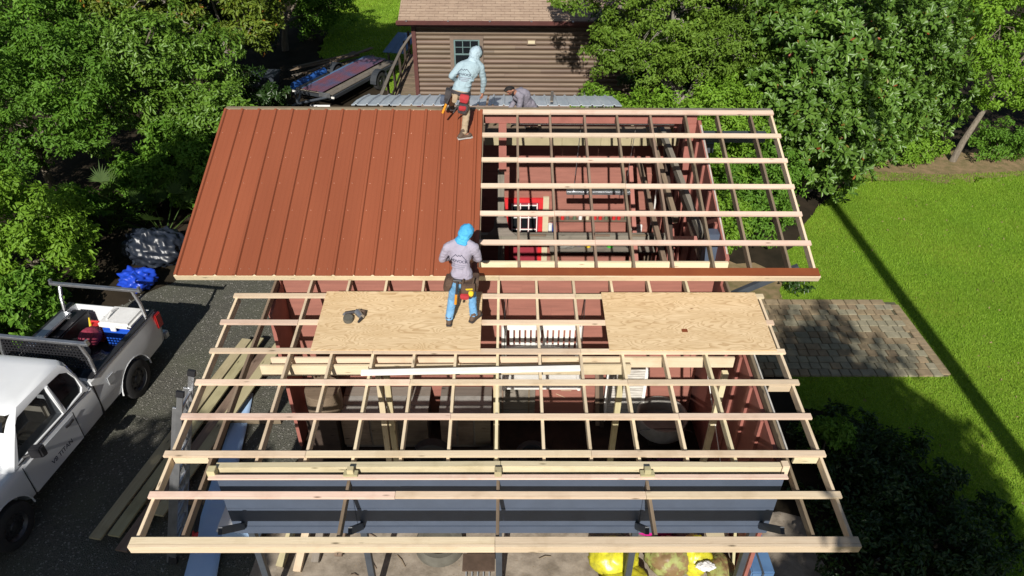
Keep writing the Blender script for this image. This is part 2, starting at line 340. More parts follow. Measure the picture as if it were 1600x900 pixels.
def grid(name, f, nu, nv, mat, parent=None, thick=0, smooth=True):
    V = [f(i/nu, j/nv) for j in range(nv+1) for i in range(nu+1)]; F = [(j*(nu+1)+i, j*(nu+1)+i+1, (j+1)*(nu+1)+i+1, (j+1)*(nu+1)+i) for j in range(nv) for i in range(nu)]
    o = link(bpy.data.objects.new(name, npmesh(name, V, F, mat, smooth)), parent)
    if thick: md = o.modifiers.new('s', 'SOLIDIFY'); md.thickness = thick
    return o
def heap(mat, c, r, seed, amp=.25, n=44, m=26, sharp=1.0, flat=0.0):
    rg = random.Random(seed); ks = [(Vector([rg.gauss(0, 1) for _ in range(3)])*rg.uniform(1.5, 7), rg.uniform(0, 6), rg.uniform(.3, 1)) for _ in range(14)]
    mb = MB(); mb.ell((0, 0, 0), (1, 1, 1), n, m); out = []
    for p in mb.v:
        d = Vector(p); t = sum(a*(1-2*abs(math.sin(k.dot(d)+ph))**sharp) for k, ph, a in ks)/6
        q = d*(1+amp*t); z = c[2]+q.z*r[2]; out.append((c[0]+q.x*r[0], c[1]+q.y*r[1], max(z, flat)))
    mb.v = out; return mesh(mb, mat, 2)
# ------------------------------------------------------------ foliage
def unit(a): return a/np.maximum(np.linalg.norm(a, axis=-1, keepdims=True), 1e-9)
def lumpy(rg, n=7):
    k = rg.normal(size=(n, 3))*3.4; ph = rg.uniform(0, 6.28, n); am = rg.uniform(.4, 1, n)
    return lambda d: (np.sin(d @ k.T+ph)*am).sum(1)/n**.5
def leaf_mesh(name, P, Nn, D, Ln, Wd, mat):
    D = unit(D-Nn*(D*Nn).sum(1, keepdims=True)); B = np.cross(Nn, D); L_ = Ln[:, None]; W_ = Wd[:, None]
    up_ = Nn*W_*.2; c = P+D*L_-Nn*L_*.12
    V = np.stack([P, P+D*L_*.35+B*W_*.38+up_, P+D*L_*.75+B*W_*.42+up_*.6, c, P+D*L_*.75-B*W_*.42+up_*.6, P+D*L_*.35-B*W_*.38+up_], 1).reshape(-1, 3); i = np.arange(len(P))[:, None]*6
    F = np.concatenate([i+np.array([[0, k, k+1]]) for k in (1, 2, 3, 4)], 1).reshape(-1, 3); return npmesh(name, V, F, mat)
def crown(blobs, cpm, nper, cr, leaf, seed, rosette=False, inner=.38, hole=-.34, droop=.1, wid=.45, outlier=.12):
    rg = np.random.default_rng(seed); Ps = []; Ax = []
    for bi, (c, r) in enumerate(blobs):
        c = np.array(c, float); r = np.array(r if isinstance(r, (tuple, list)) else (r,)*3, float)
        n = int(4*math.pi*(np.mean(r**1.6))**1.25*cpm); d = unit(rg.normal(size=(n, 3))); lf = lumpy(rg); q = lf(d*1.3)
        rad = 1-inner*rg.random(n)**1.7+.22*q+outlier*rg.random(n)**4; rad = np.where(rg.random(n) < .3, rad*.62, rad); p = c+d*r*rad[:, None]
        keep = ((q > hole-rg.random(n)*.35) | (rad < .62)) & (d[:, 2] > -.75) & (p[:, 2] > .12)
        for bj, (c2, r2_) in enumerate(blobs):
            if bj != bi: keep &= (((p-np.array(c2))/np.array(r2_ if isinstance(r2_, (tuple, list)) else (r2_,)*3))**2).sum(1) > .42
        Ps.append(p[keep]); Ax.append(unit(d[keep]*.8+np.array([0, -.15, .55])+rg.normal(size=(keep.sum(), 3))*.35))
    P = np.concatenate(Ps); A = np.concatenate(Ax); n = len(P)
    if rosette:
        k = nper; Pn = np.repeat(P, k, 0); An = np.repeat(A, k, 0); ref = unit(np.cross(An, rg.normal(size=(n, 3)).repeat(k, 0))); bt = np.cross(An, ref)
        th = np.tile(np.arange(k)*2.4, n)+rg.random(n*k)*.5; el = rg.uniform(.05, 1.0, n*k)
        D = (ref*np.cos(th)[:, None]+bt*np.sin(th)[:, None])*np.cos(el)[:, None]+An*np.sin(el)[:, None]
        Nn = unit(An*np.cos(el)[:, None]-(ref*np.cos(th)[:, None]+bt*np.sin(th)[:, None])*np.sin(el)[:, None]+rg.normal(size=(n*k, 3))*.12); Pn = Pn+D*.02
    else:
        k = nper; An = np.repeat(A, k, 0); u = unit(rg.normal(size=(n*k, 3))+An*.75); sz = np.repeat(cr*rg.uniform(.55, 1.35, n), k)[:, None]
        Pn = np.repeat(P, k, 0)+u*sz*(.35+.75*rg.random((n*k, 1))**.6)*np.array([1, 1, .62])
        Nn = unit(u*.55+An*.45+rg.normal(size=(n*k, 3))*.42); D = unit(u*.6+rg.normal(size=(n*k, 3))*.6-np.array([0, 0, droop*3]))
    Ln = leaf*rg.uniform(.65, 1.25, len(Pn)); return Pn, Nn, D, Ln, Ln*wid*rg.uniform(.8, 1.2, len(Pn)), P
def tree(name, label, cat, base, blobs, mat, leaf=.11, cpm=26, nper=14, cr=.16, seed=1, trunk=.12, rosette=False, limbs=True, twigs=0, group=None, bark='bark', path=None, **kw):
    t = thing(name, label, cat, base, 0, group); Pn, Nn, D, Ln, Wd, P = crown(blobs, cpm, nper, cr, leaf, seed, rosette, **kw)
    obj('crown', leaf_mesh('crown', Pn, Nn, D, Ln, Wd, MATS and mat), None, t)
    mb = MB(); rg = random.Random(seed); b = Vector(base); cs = [Vector(c) for c, r in blobs]; mid = sum(cs, Vector())/len(cs); fork = b.lerp(mid, .45); fork.z = max(b.z+.3, min(fork.z, mid.z*.55))
    pts = [Vector(p) for p in path] if path else [b-Vector((0, 0, .1)), b.lerp(fork, .5)+Vector((rg.uniform(-.1, .1), rg.uniform(-.1, .1), 0)), fork]
    fork = pts[-1]; mb.tube(pts, [trunk*(1.15-.45*i/(len(pts)-1)) for i in range(len(pts))], 9)
    if limbs:
        for c in cs:
            m1 = fork.lerp(c, .5)+Vector((rg.uniform(-.2, .2), rg.uniform(-.2, .2), rg.uniform(-.1, .25))); mb.tube([fork, m1, c], [trunk*.62, trunk*.4, trunk*.18], 6)
    for i in range(twigs):
        p = Vector(P[rg.randrange(len(P))]); c = min(cs, key=lambda q: (q-p).length); s_ = c.lerp(p, .35); m1 = s_.lerp(p, .55)+Vector((rg.uniform(-.15, .15), rg.uniform(-.15, .15), rg.uniform(-.05, .2)))
        e = p+(p-c).normalized()*.05; mb.tube([s_, m1, e], [.022, .014, .005], 5)
        for _ in range(2): e2 = m1.lerp(e, .4); mb.tube([e2, e2+Vector((rg.uniform(-.3, .3), rg.uniform(-.3, .3), rg.uniform(-.25, .1)))], [.009, .003], 4)
    obj('trunk', mb, 'twig' if bark == 'twig' else bark, t, smooth=True); return t
# ------------------------------------------------------------ the setting
def sheet(name, poly, z, mat, jag=0, seed=0):
    rg = random.Random(seed); pts = []
    for i, p in enumerate(poly):
        q = poly[(i+1) % len(poly)]; n = max(1, int(math.dist(p, q)/.35)) if jag else 1
        for k in range(n):
            t = k/n; pts.append((p[0]+(q[0]-p[0])*t+rg.uniform(-jag, jag), p[1]+(q[1]-p[1])*t+rg.uniform(-jag, jag), z))
    b = bmesh.new(); b.faces.new([b.verts.new(p) for p in pts]); bmesh.ops.triangulate(b, faces=b.faces); me = bpy.data.meshes.new(name); b.to_mesh(me); b.free(); me.materials.append(MATS[mat])
    o = link(bpy.data.objects.new(name, me)); o['kind'] = 'structure'; return o
def inpoly(P, poly):
    x, y = P[:, 0], P[:, 1]; r = np.zeros(len(P), bool)
    for i in range(len(poly)):
        (x1, y1), (x2, y2) = poly[i], poly[(i+1) % len(poly)]
        r ^= ((y1 > y) != (y2 > y)) & (x < (x2-x1)*(y-y1)/((y2-y1) or 1e-9)+x1)
    return r
sheet('ground', [(-120, -120), (120, -120), (120, 160), (-120, 160)], 0, 'soil')
LAWN = [(8.0, -30), (40, -30), (40, 12.0), (22, 12.2), (17, 11.7), (14.2, 11.4), (11.8, 11.6), (10.6, 10.6), (9.3, 9.2), (7.6, 6.6), (6.9, 5.0), (6.6, 4.2), (6.0, 1.5), (6.1, .9), (7.2, .3), (7.9, -1.2)]
sheet('lawn', LAWN, .008, 'lawn', .1, 3)
BLAWN = [(-8.6, 23.5), (-3.2, 17), (-3.2, 40), (-10.5, 40)]
sheet('back_lawn', BLAWN, .008, 'lawn', .2, 5)
sheet('leaf_litter', [(11.3, 11.2), (14.2, 10.9), (17, 11.3), (22, 11.8), (22, 13.2), (11, 13.4), (10.2, 10.9)], .012, 'litter', .25, 8)
sheet('bare_earth', [(4.2, 4.5), (6.9, 4.5), (7.2, 5.3), (6.6, 6.1), (5.0, 6.4), (4.2, 6.4)], .006, 'litter', .15, 9)
DRIVE = [(-9.9, -30), (-4.0, -30), (-3.7, .5), (-3.7, 6.5), (-6.2, 7.2), (-8.6, 5.0), (-9.8, 3.4), (-10.4, .2)]
sheet('gravel_drive', DRIVE, .004, 'gravel_drive', .12, 4)
sheet('sandy_yard', [(-4.0, -30), (5.4, -30), (5.2, -1.75), (3.4, -1.5), (-3.5, -1.5), (-4.05, -2.6)], .012, 'sand', .12, 6)
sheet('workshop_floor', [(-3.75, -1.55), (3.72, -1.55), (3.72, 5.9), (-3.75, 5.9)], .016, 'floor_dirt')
# loose gravel, grass blades, straw: nobody could count these
def scatter(n, poly, box): 
    P = np.column_stack([RNG.uniform(box[0], box[1], n), RNG.uniform(box[2], box[3], n)]); return P[inpoly(P, poly)]
g = scatter(5000, DRIVE, (-9.5, -3.7, -4, 7)); r_ = RNG.uniform(.006, .022, len(g))
oc = np.array([(1, 0, 0), (0, 1, 0), (-1, 0, 0), (0, -1, 0), (0, 0, .8), (0, 0, -.3)]); of = np.array([(0, 1, 4), (1, 2, 4), (2, 3, 4), (3, 0, 4)])
V = np.concatenate([g, np.full((len(g), 1), .008)], 1)[:, None, :]+oc[None]*r_[:, None, None]*RNG.uniform(.7, 1.3, (len(g), 6, 1))
tag(obj('gravel', npmesh('gravel', V.reshape(-1, 3), (of[None]+np.arange(len(g))[:, None, None]*6).reshape(-1, 3), 'stone'), None), 'pale loose gravel stones strewn over the drive', 'gravel', kind='stuff')
def blades(name, label, P, h, wd, mat, cat='grass'):
    n = len(P); a = RNG.uniform(0, 6.28, n); H = h*RNG.uniform(.5, 1.2, n); d = np.column_stack([np.cos(a), np.sin(a), np.zeros(n)])*wd; le = RNG.normal(size=(n, 2))*.4*H[:, None]
    b = np.column_stack([P, np.full(n, .004)]); t = np.column_stack([P+le, H]); V = np.stack([b-d, b+d, t], 1).reshape(-1, 3)
    tag(obj(name, npmesh(name, V, np.arange(3*n).reshape(-1, 3), mat), None), label, cat, kind='stuff')
Pl = scatter(330000, LAWN, (5.2, 20, -5, 12.2)); Pl = Pl[~((Pl[:, 0] < 9.5) & (Pl[:, 1] > 1.72) & (Pl[:, 1] < 4.52))]; blades('grass', 'short bright green grass of the lawn beside the patio', Pl, .055, .011, 'blade')
Pb = scatter(30000, BLAWN, (-12, -3.2, 17, 38)); blades('back_grass', 'grass in dappled shade behind the trailer', Pb, .09, .03, 'blade')
lp = [(10.4, 10.8), (14.2, 10.7), (17, 11.1), (22, 11.6), (22, 13), (11, 13.2)]; blades('straw', 'dry straw and leaf litter along the lawn edge', scatter(9000, lp, (10, 22, 10, 13.2)), .02, .03, 'straw', 'leaf litter')
blades('fallen_leaves', 'few brown fallen leaves lying on the lawn', scatter(500, LAWN, (6, 19, -2, 12)), .05, .035, 'straw', 'leaves')
# the paved patio
pat = sheet('patio', [(4.6, 1.74), (9.42, 1.74), (9.46, 4.40), (4.6, 4.40)], .02, 'joint')
pm = {}
for k, (lx, ly) in enumerate(((.205, .20), (.305, .20), (.15, .20))):
    for c in ('paver', 'paver_brown'): pm[k, c] = mesh(MB().box((0, 0, 0), (lx, ly, .05)), c, False, .008)
rg = random.Random(12); y = 1.84; row = 0
while y < 4.25:
    x = 5.3+(.1 if row % 2 else 0)
    while x < 9.2:
        k = rg.choice((0, 0, 0, 0, 1)); lx = (.205, .305, .15)[k]; brown = rg.random() < (.2+.7*(y-1.8)/2.6*(1.1-(x-5)/9))
        inst('paver', pm[k, 'paver_brown' if brown else 'paver'], pat, Matrix.Translation((x+lx/2, y, .024+rg.uniform(-.004, .004))) @ Matrix.Rotation(rg.uniform(-.02, .02), 4, 'Z')); x += lx+.014
    y += .213; row += 1
for i in range(16): inst('edging_paver', pm[2, 'paver_brown'], pat, Matrix.Translation((9.38, 1.86+i*.155, .03)) @ Matrix.Rotation(R(90), 4, 'Z'))
for i in range(12): inst('edging_paver', pm[1, 'paver_brown'], pat, Matrix.Translation((5.5+i*.32, 4.36, .034)))
# ------------------------------------------------------------ the workshop being re-roofed
def U(x, s, n=0): return Vector((x, s*math.cos(A1)-n*math.sin(A1), 3.8+s*math.sin(A1)+n*math.cos(A1)))
def Lw(x, s, n=0): return Vector((x, -4.263+s*math.cos(A2)-n*math.sin(A2), 2.842+s*math.sin(A2)+n*math.cos(A2)))
UPU = (0, -math.sin(A1), math.cos(A1)); UPL = (0, -math.sin(A2), math.cos(A2))
SP = .6096
B = thing('workshop_building', 'red board workshop with half its old roof open to new rafters and purlins', 'workshop', (0, 1, 0))
# upper roof: rafters and purlins on the open right half
for x in (-.38, .27, .88, 1.53, 2.14, 2.77, 3.43): board('rafter', U(x, .05, -.11), U(x, 3.62, -.11), .04, .14, 'old_wood', B, UPU)
for x in (4.03, 4.66): board('rafter', U(x, .05, -.11), U(x, 3.62, -.11), .04, .14, 'old_wood', B, UPU)
board('fly_rafter', U(5.05, .0, -.105), U(5.05, 3.62, -.105), .04, .14, 'new_wood', B, UPU)
rg = random.Random(3)
for k in range(1, 7):
    cut = (1.53, .88, 2.14, .27, 2.77, 1.53)[k-1]; a, e = -.44-rg.random()*.02, 5.08+rg.random()*.03; s = k*SP
    board('purlin', U(a, s, -.019), U(cut-.002, s+rg.uniform(-.006, .006), -.019), .092, .038, 'pink_wood', B, UPU)
    board('purlin', U(cut+.002, s+rg.uniform(-.006, .006), -.019), U(e, s, -.019), .092, .038, 'pink_wood', B, UPU)
board('fascia', U(-5.22, -.05, -.07), U(-.05, -.05, -.07), .04, .12, 'yellow_wood', B, UPU); board('fascia', U(-.045, -.05, -.07), U(5.1, -.05, -.07), .04, .12, 'yellow_wood', B, UPU)
tm = MB(); tm.prism([(0, 0), (.15, 0), (.15, .012), (.02, .012), (.02, .03), (0, .03)], 'x', -.38, 5.08); m4 = Matrix.Translation(U(0, -.06, .004)) @ Matrix.Rotation(A1, 4, 'X'); tm.v = [tuple(m4 @ Vector(v)) for v in tm.v]; obj('eave_trim', tm, 'trim_metal', B)
board('ridge_board', (-5.2, 3.46, 5.16), (3.0, 3.46, 5.16), .09, .10, 'old_wood', B); board('ridge_board', (3.0, 3.46, 5.165), (5.06, 3.46, 5.165), .09, .09, 'grey_wood', B)
board('top_purlin', U(-.42, 3.63, -.015), U(.88, 3.63, -.015), .085, .04, 'pink_wood', B, UPU)
board('top_purlin', U(.884, 3.63, -.01), U(5.08, 3.63, -.01), .085, .04, 'pink_wood', B, UPU)
# red metal sheets, each with three ribs and its screws
def panel_mesh(x0, nr, sp=.3125):
    prof = []
    for i in range(nr):
        c = i*sp+.03; prof += [(c-.034, 0), (c-.018, .031), (c+.018, .031), (c+.034, 0)]
        for t in (.33, .66): prof += [(c+.034+t*(sp-.068)-.02, 0), (c+.034+t*(sp-.068), .004), (c+.034+t*(sp-.068)+.02, 0)]
    prof = [p for p in prof if p[0] < nr*sp-.005]+[(nr*sp+.028, 0)]
    mb = MB(); n = len(prof); s0, s1 = -.07, 3.66
    for s in (s0, s1):
        for x, z in prof: mb.v.append(tuple(U(x0+x, s, z+.004)))
    for s in (s0, s1):
        for x, z in prof: mb.v.append(tuple(U(x0+x, s, z+.001)))
    for i in range(n-1): mb.f += [(i, i+1, n+i+1, n+i), (2*n+i, 3*n+i, 3*n+i+1, 2*n+i+1), (i, 2*n+i, 2*n+i+1, i+1), (n+i, n+i+1, 3*n+i+1, 3*n+i)]
    mb.f += [(0, n, 3*n, 2*n), (n-1, 3*n-1, 4*n-1, 2*n-1)]; return mb
for i in range(5):
    x0 = -5.215+i*.9375+.0; pn = obj('roofing_panel', panel_mesh(x0, 3), 'red_metal', B); sc = MB()
    for k in range(7):
        for j in range(3):
            for dx in ((.075,) if k else (.075, .21)): sc.ell(U(x0+.03+j*.3125+dx, .06+k*.6, .006), (.008, .008, .006), 6, 4)
    obj('screws', sc, 'screw_metal', pn)
pn = obj('roofing_panel', panel_mesh(-5.215+5*.9375, 1, .10), 'red_metal', B)
board('gable_trim', U(-.405, -.06, .02), U(-.405, 3.66, .02), .05, .03, 'red_metal', B, UPU)
# lower roof
for x in (-3.18, -2.55, -1.93, -1.31, -.69, -.06, .57, 1.19, 1.82, 2.45, 3.08): board('rafter', Lw(x, 1.07, -.11), Lw(x, 4.95, -.11), .04, .14, 'yellow_wood', B, UPL)
for x in (-3.78, -1.93, -.03, 1.87, 3.76): board('rafter_tail', Lw(x, .07, -.105), Lw(x, .95 if abs(x) < 3 else 5, -.105), .04, .13, 'old_wood', B, UPL)
board('white_edge_trim', Lw(3.80, 1.25, -.09), Lw(3.80, 4.2, -.09), .022, .12, 'worn_white', B, UPL)
for x in (-4.31, 4.21): board('fly_rafter', Lw(x, .03, -.105), Lw(x, 4.3, -.105), .04, .14, 'new_wood', B, UPL)
for k in range(1, 8):
    cuts = ((-1.31, 1.82), (-2.55, 1.19), (-.69, 2.45), (-1.31, 1.82), (-1.93, 1.19), (-3.18, 1.82), (-1.31, 1.19))[k-1]; xs = [-4.36-rg.random()*.04, cuts[0], cuts[1], 4.27+rg.random()*.04]; s = k*SP
    for a, e in zip(xs, xs[1:]): board('purlin', Lw(a+.002, s+rg.uniform(-.005, .005), -.019), Lw(e-.002, s+rg.uniform(-.005, .005), -.019), .092, .038, rg.choice(('new_wood', 'new_wood', 'pink_wood')), B, UPL)
    if k in (2, 4, 6):
        for a, e in (((-4.28, -3.82),) if k == 2 else ())+((3.86, 4.18),): board('lookout', Lw(a, s-.03, -.10), Lw(e, s-.03, -.10), .04, .12, 'yellow_wood', B, UPL)
for a, e in ((-4.36, -.06), (-.055, 4.27)): board('fascia_cap', Lw(a, 0, -.019), Lw(e, 0, -.019), .092, .038, 'new_wood', B, UPL); board('fascia', Lw(a, -.068, -.065), Lw(e, -.068, -.065), .04, .135, 'yellow_wood', B, UPL)
# front beam on its slate coloured header, posts and braces
board('beam', (-3.66, -3.25, 2.89), (.0, -3.25, 2.92), .09, .2, 'yellow_wood', B); board('beam', (.005, -3.25, 2.92), (3.62, -3.25, 2.90), .09, .2, 'yellow_wood', B)
board('beam_end_block', (-3.72, -3.35, 2.98), (-3.62, -3.35, 2.98), .1, .12, 'treated_wood', B); board('beam_end_block', (3.63, -3.25, 2.92), (3.72, -3.25, 2.92), .1, .2, 'yellow_wood', B)
for x in (-1.9, 1.87): board('bracket_block', (x-.04, -3.38, 3.04), (x+.04, -3.38, 3.04), .07, .08, 'treated_wood', B); board('bracket_base', (x-.09, -3.39, 2.992), (x+.09, -3.39, 2.992), .09, .03, 'treated_wood', B)
board('bracket_block', (-.03, -3.39, 2.98), (-.03, -3.39, 3.07), .09, .09, 'treated_wood', B)
board('header_cap', (-3.7, -3.42, 2.955), (3.66, -3.42, 2.965), .07, .025, 'pink_wood', B)
hd = obj('header', MB().bb((-3.58, -3.40, 1.86), (3.6, -3.37, 2.94)), 'slate_paint', B)
for z0, z1 in ((2.36, 2.942), (1.99, 2.352), (1.84, 1.984)):
    for a, e in ((-3.6, -1.92), (-1.915, -.04), (-.035, 1.855), (1.86, 3.62)): obj('header_board', MB().bb((a, -3.43 - (.01 if z0 < 1.9 else 0), z0), (e, -3.402, z1)), 'slate_paint', hd, bevel=.004)
for x in (-3.45, -1.9, -.03, 1.87, 3.5): board('post', (x, -3.28, 0), (x, -3.28, 2.79), .09, .09, 'slate_dark', B, (0, 1, 0))
for x in (-3.45, -1.86, 1.83, 3.5): board('knee_brace', (x, -3.44, 2.0), (x+(.02 if x < 0 else -.02), -4.0, 2.66), .05, .09, 'slate_dark', B)
# second new header under the lower rafters, with its posts
board('beam', (-3.62, -1.36, 2.93), (-.62, -1.36, 2.95), .04, .2, 'yellow_wood', B); board('beam', (-.615, -1.36, 2.95), (1.95, -1.36, 2.96), .04, .19, 'yellow_wood', B)
board('beam', (-3.5, -1.2, 2.95), (.6, -1.2, 2.965), .04, .19, 'new_wood', B); board('beam', (.605, -1.2, 2.965), (3.55, -1.2, 2.965), .04, .19, 'yellow_wood', B)
for x, m in ((-1.9, 'yellow_wood'), (-1.78, 'treated_wood'), (-.1, 'treated_wood'), (1.82, 'treated_wood'), (3.4, 'yellow_wood')): board('post', (x, -1.29, .016), (x+.02, -1.29, 2.84), .09, .09, m, B, (0, 1, 0))
# walls: each horizontal siding board is a piece
def siding(name, x0, x1, y, z0, z1, h, rows_cut=None, face=-1):
    wl = obj(name, MB().bb((x0, y, z0), (x1, y+.05, z1)), 'red_paint', B); z = z0+.005
    while z < z1-.04:
        hh = min(h, z1-z)-.008; xs = [x0+.01, x0+(x1-x0)*rg.uniform(.3, .7), x1-.01]
        for a, e in zip(xs, xs[1:]):
            mb = MB().prism([(y-.022, z), (y-.001, z), (y-.001, z+hh), (y-.010, z+hh)], 'x', a+.002, e-.002); c = Vector(((a+e)/2, y, z+hh/2)); mb.v = [tuple(Vector(v)-c) for v in mb.v]
            inst('siding_board', mesh(mb, 'red_siding'), wl, Matrix.Translation(c))
        z += h
    return wl
siding('front_wall', -3.74, 3.62, .56, .0, 3.40, .245); siding('back_wall', -3.74, 3.7, 5.7, .0, 3.52, .235)
for x0, x1, nm in ((-3.80, -3.74, 'left_wall'), (3.70, 3.76, 'right_wall')):
    zt = lambda yy: (3.8+yy*math.tan(A1)-.20) if yy < 3.4 else 4.98-.34*(yy-3.45)
    wl = obj(nm, MB().prism([(-3.1, 0), (5.75, 0), (5.75, zt(5.75)), (3.42, zt(3.4)), (.45, zt(.45)), (.45, 3.25), (-3.1, 2.76)] if x0 > 0 else [(-.2, 0), (5.75, 0), (5.75, zt(5.75)), (3.42, zt(3.4)), (.45, zt(.45)), (.45, 3.25), (-.2, 3.1)], 'x', x0, x1), 'red_paint', B)
    sx = x1+.025 if x0 < 0 else x0-.025
    for yy in ((-2.9, -2.3, -1.7, -1.1, -.5) if x0 > 0 else ())+(1.2, 1.85, 2.5, 3.15, 3.8, 4.4, 5.0): board('stud', (sx, yy, .02), (sx, yy, (zt(yy) if yy > .45 else 3.2+.125*yy)-.06), .045, .09, 'red_paint', wl, (0, 1, 0))
board('gable_edge', U(3.74, .5, -.2), U(3.74, 3.5, -.2), .03, .03, 'worn_white', B, UPU)
# eave header inside the upper roof, ridge beam, posts, tie beam and loft
board('eave_header', (-3.7, .36, 3.63), (3.72, .36, 3.63), .05, .30, 'yellow_wood', B); board('eave_ledger', (-3.7, .31, 3.53), (4.0, .31, 3.53), .045, .13, 'pink_wood', B)
board('ridge_beam', (-3.7, 3.52, 4.98), (3.70, 3.52, 4.98), .06, .16, 'red_paint', B); board('rear_beam', (.3, 4.0, 4.70), (3.5, 4.0, 4.70), .05, .12, 'red_paint', B)
pst = board('post', (-.01, 3.54, 3.9), (-.01, 3.54, 4.9), .15, .15, 'red_paint', B, (0, 1, 0)); board('post', (-.06, 3.56, .016), (-.04, 3.55, 3.9), .13, .13, 'grey_wood', B, (0, 1, 0)); board('post', (3.6, 3.55, .016), (3.62, 3.55, 4.9), .16, .16, 'red_paint', B, (0, 1, 0))
obj('gusset', MB().prism([(-.35, 2.42), (.28, 2.42), (.12, 2.56), (.07, 2.85), (-.17, 2.85), (-.20, 2.6)], 'y', 3.46, 3.488), 'grey_wood', B)
board('tie_beam', (-3.7, 3.55, 2.33), (3.68, 3.55, 2.33), .12, .17, 'grey_wood', B)
for x in (.55, 1.9, 2.7): board('tie_cleat', (x, 3.46, 2.44), (x+.35, 3.46, 2.44), .05, .03, 'old_wood', B)
for i in range(5): board('loft_panel', (-.4+i*.82, 4.62, 4.08), (.415+i*.82, 4.62, 4.08), .03, .24, 'beige_panel', B)
for i in range(6): board('loft_board', (-.4, 4.72+i*.19, 4.14), (3.6, 4.72+i*.19, 4.14), .18, .03, 'old_wood', B)
board('light_strip', (.15, 3.62, 4.87), (3.3, 3.62, 4.87), .1, .05, 'white_paint', B)
for p, q, w_, m in (((3.20, 4.5, 4.52), (3.5, 1.3, 3.72), .14, 'grey_wood'), ((3.0, 4.6, 4.45), (3.25, 2.2, 3.5), .12, 'old_wood'), ((3.35, 4.2, 4.1), (3.2, 1.6, 2.5), .14, 'dark_wood'), ((2.95, 4.8, 3.5), (3.1, 2.0, 2.7), .12, 'old_wood'), ((3.4, 3.2, 4.0), (3.55, 1.2, 3.3), .16, 'old_wood'), ((3.5, 3.4, 2.4), (3.45, 1.4, 3.6), .09, 'red_paint'), ((2.85, 5.2, 3.2), (2.95, 3.4, 1.2), .1, 'red_paint')): board('old_brace', p, q, .09, w_, m, B)
board('corner_post', (3.6, 1.05, .016), (3.6, 1.05, 3.95), .2, .2, 'slate_paint', B, (0, 1, 0)); board('overhang_brace', (3.75, .55, 2.85), (4.95, .45, 3.62), .09, .11, 'slate_dark', B)
board('overhang_beam', (3.8, 3.3, 4.72), (5.0, 3.3, 4.72), .1, .2, 'slate_dark', B); board('overhang_beam', (3.8, 3.65, 4.35), (4.15, 3.65, 4.35), .1, .2, 'slate_dark', B)
for i in range(2):
    rp = MB(); n = 0; xs = []
    x = -3.25+i*2.9
    for j in range(12): c = x+j*.235+.12; xs += [(c-.10, 0), (c-.03, 0), (c-.015, .03), (c+.015, .03), (c+.03, 0)]
    xs.append((x+2.87, 0))
    P0 = [(5.15, 4.63), (5.75, 4.52), (6.72, 4.275)]
    for (yy, zz) in P0: rp.v += [(a, yy, zz+h) for a, h in xs]
    n = len(xs); rp.f = [(k*n+j, k*n+j+1, (k+1)*n+j+1, (k+1)*n+j) for k in range(2) for j in range(n-1)]
    o = obj('rear_roofing_panel', rp, 'galvanized', B); md = o.modifiers.new('s', 'SOLIDIFY'); md.thickness = .01
for x in (-3.2, -1.3, .7, 2.5): board('rear_rafter', (x, 3.6, 4.86), (x, 6.6, 4.21), .05, .1, 'old_wood', B)
board('rear_batten', (1.02, 5.2, 4.70), (1.12, 6.6, 4.42), .06, .03, 'grey_wood', B)
# door in the back wall
dr = obj('door', MB().bb((.12, 5.63, .02), (.84, 5.665, 2.05)), 'red_door', B)
for a, b_ in (((.02, 5.60, 0), (.12, 5.672, 2.16)), ((.84, 5.60, 0), (.94, 5.672, 2.16)), ((.121, 5.60, 2.06), (.839, 5.672, 2.16))): obj('frame', MB().bb(a, b_), 'bright_red', dr)
for a, b_ in (((-.1, 5.61, 0), (.018, 5.672, 2.2)), ((.942, 5.61, 0), (1.08, 5.672, 2.2))): obj('casing', MB().bb(a, b_), 'cream', dr)
for i in range(3):
    for j in range(3): x = .20+i*.2; z = 1.0+j*.33; obj('pane', MB().bb((x+.02, 5.615, z+.02), (x+.18, 5.625, z+.31)), 'glass_house', dr)
fr = MB(); [fr.bb((.19+i*.2, 5.60, .98), (.21+i*.2, 5.628, 2.03)) for i in range(4)]; [fr.bb((.216, 5.602, .98+j*.33), (.784, 5.626, 1.0+j*.33)) for j in range(4)]; obj('muntins', fr, 'white_paint', dr)
# ------------------------------------------------------------ log house behind
HO = thing('log_house', 'brown log sided house with shingle roof behind the workshop', 'house', (2, 17, 0))
hw = obj('wall', MB().bb((-3.0, 14.03, .0), (9.0, 22, 4.05)), 'log_stain', HO); z = .55; rg = random.Random(5)
while z < 4.0:
    for a, e in ((-2.86, rg.uniform(-.4, 3)), (None, 8.9)):
        a = a if a is not None else last+.004
        last = e; prof = [(14.028, z+.004)]+[(14.028-.052*math.sin(math.pi*t)**.6, z+.004+.146*t) for t in (.04, .15, .35, .5, .65, .85, .96)]+[(14.028, z+.15)]
        c = Vector(((a+e)/2, 14, z)); mb = MB().prism(prof, 'x', a, e); mb.v = [tuple(Vector(v)-c) for v in mb.v]; inst('log', mesh(mb, 'log_stain', True), hw, Matrix.Translation(c))
    z += .154
board('corner_post', (-2.93, 13.98, 0), (-2.93, 13.98, 4.05), .13, .13, 'house_trim', HO, (0, 1, 0)); board('frieze_board', (-2.85, 13.965, 3.98), (9, 13.965, 3.98), .03, .16, 'house_trim', HO)
SL = R(20); ms = Matrix.Translation((0, 13.55, 4.16)) @ Matrix.Rotation(SL, 4, 'X'); rf = MB()
for i in range(34): y0 = i*.14; rf.add([(-3.35, y0, .012), (9.3, y0, .012), (9.3, y0+.142, .0), (-3.35, y0+.142, .0), (-3.35, y0, -.004), (9.3, y0, -.004)], [(0, 1, 2, 3), (0, 4, 5, 1)])
rf.bb((-3.34, .0, -.06), (9.29, 4.7, -.006))
ro = mesh(rf, 'shingle'); o = bpy.data.objects.new('roof', ro); link(o, HO, ms)
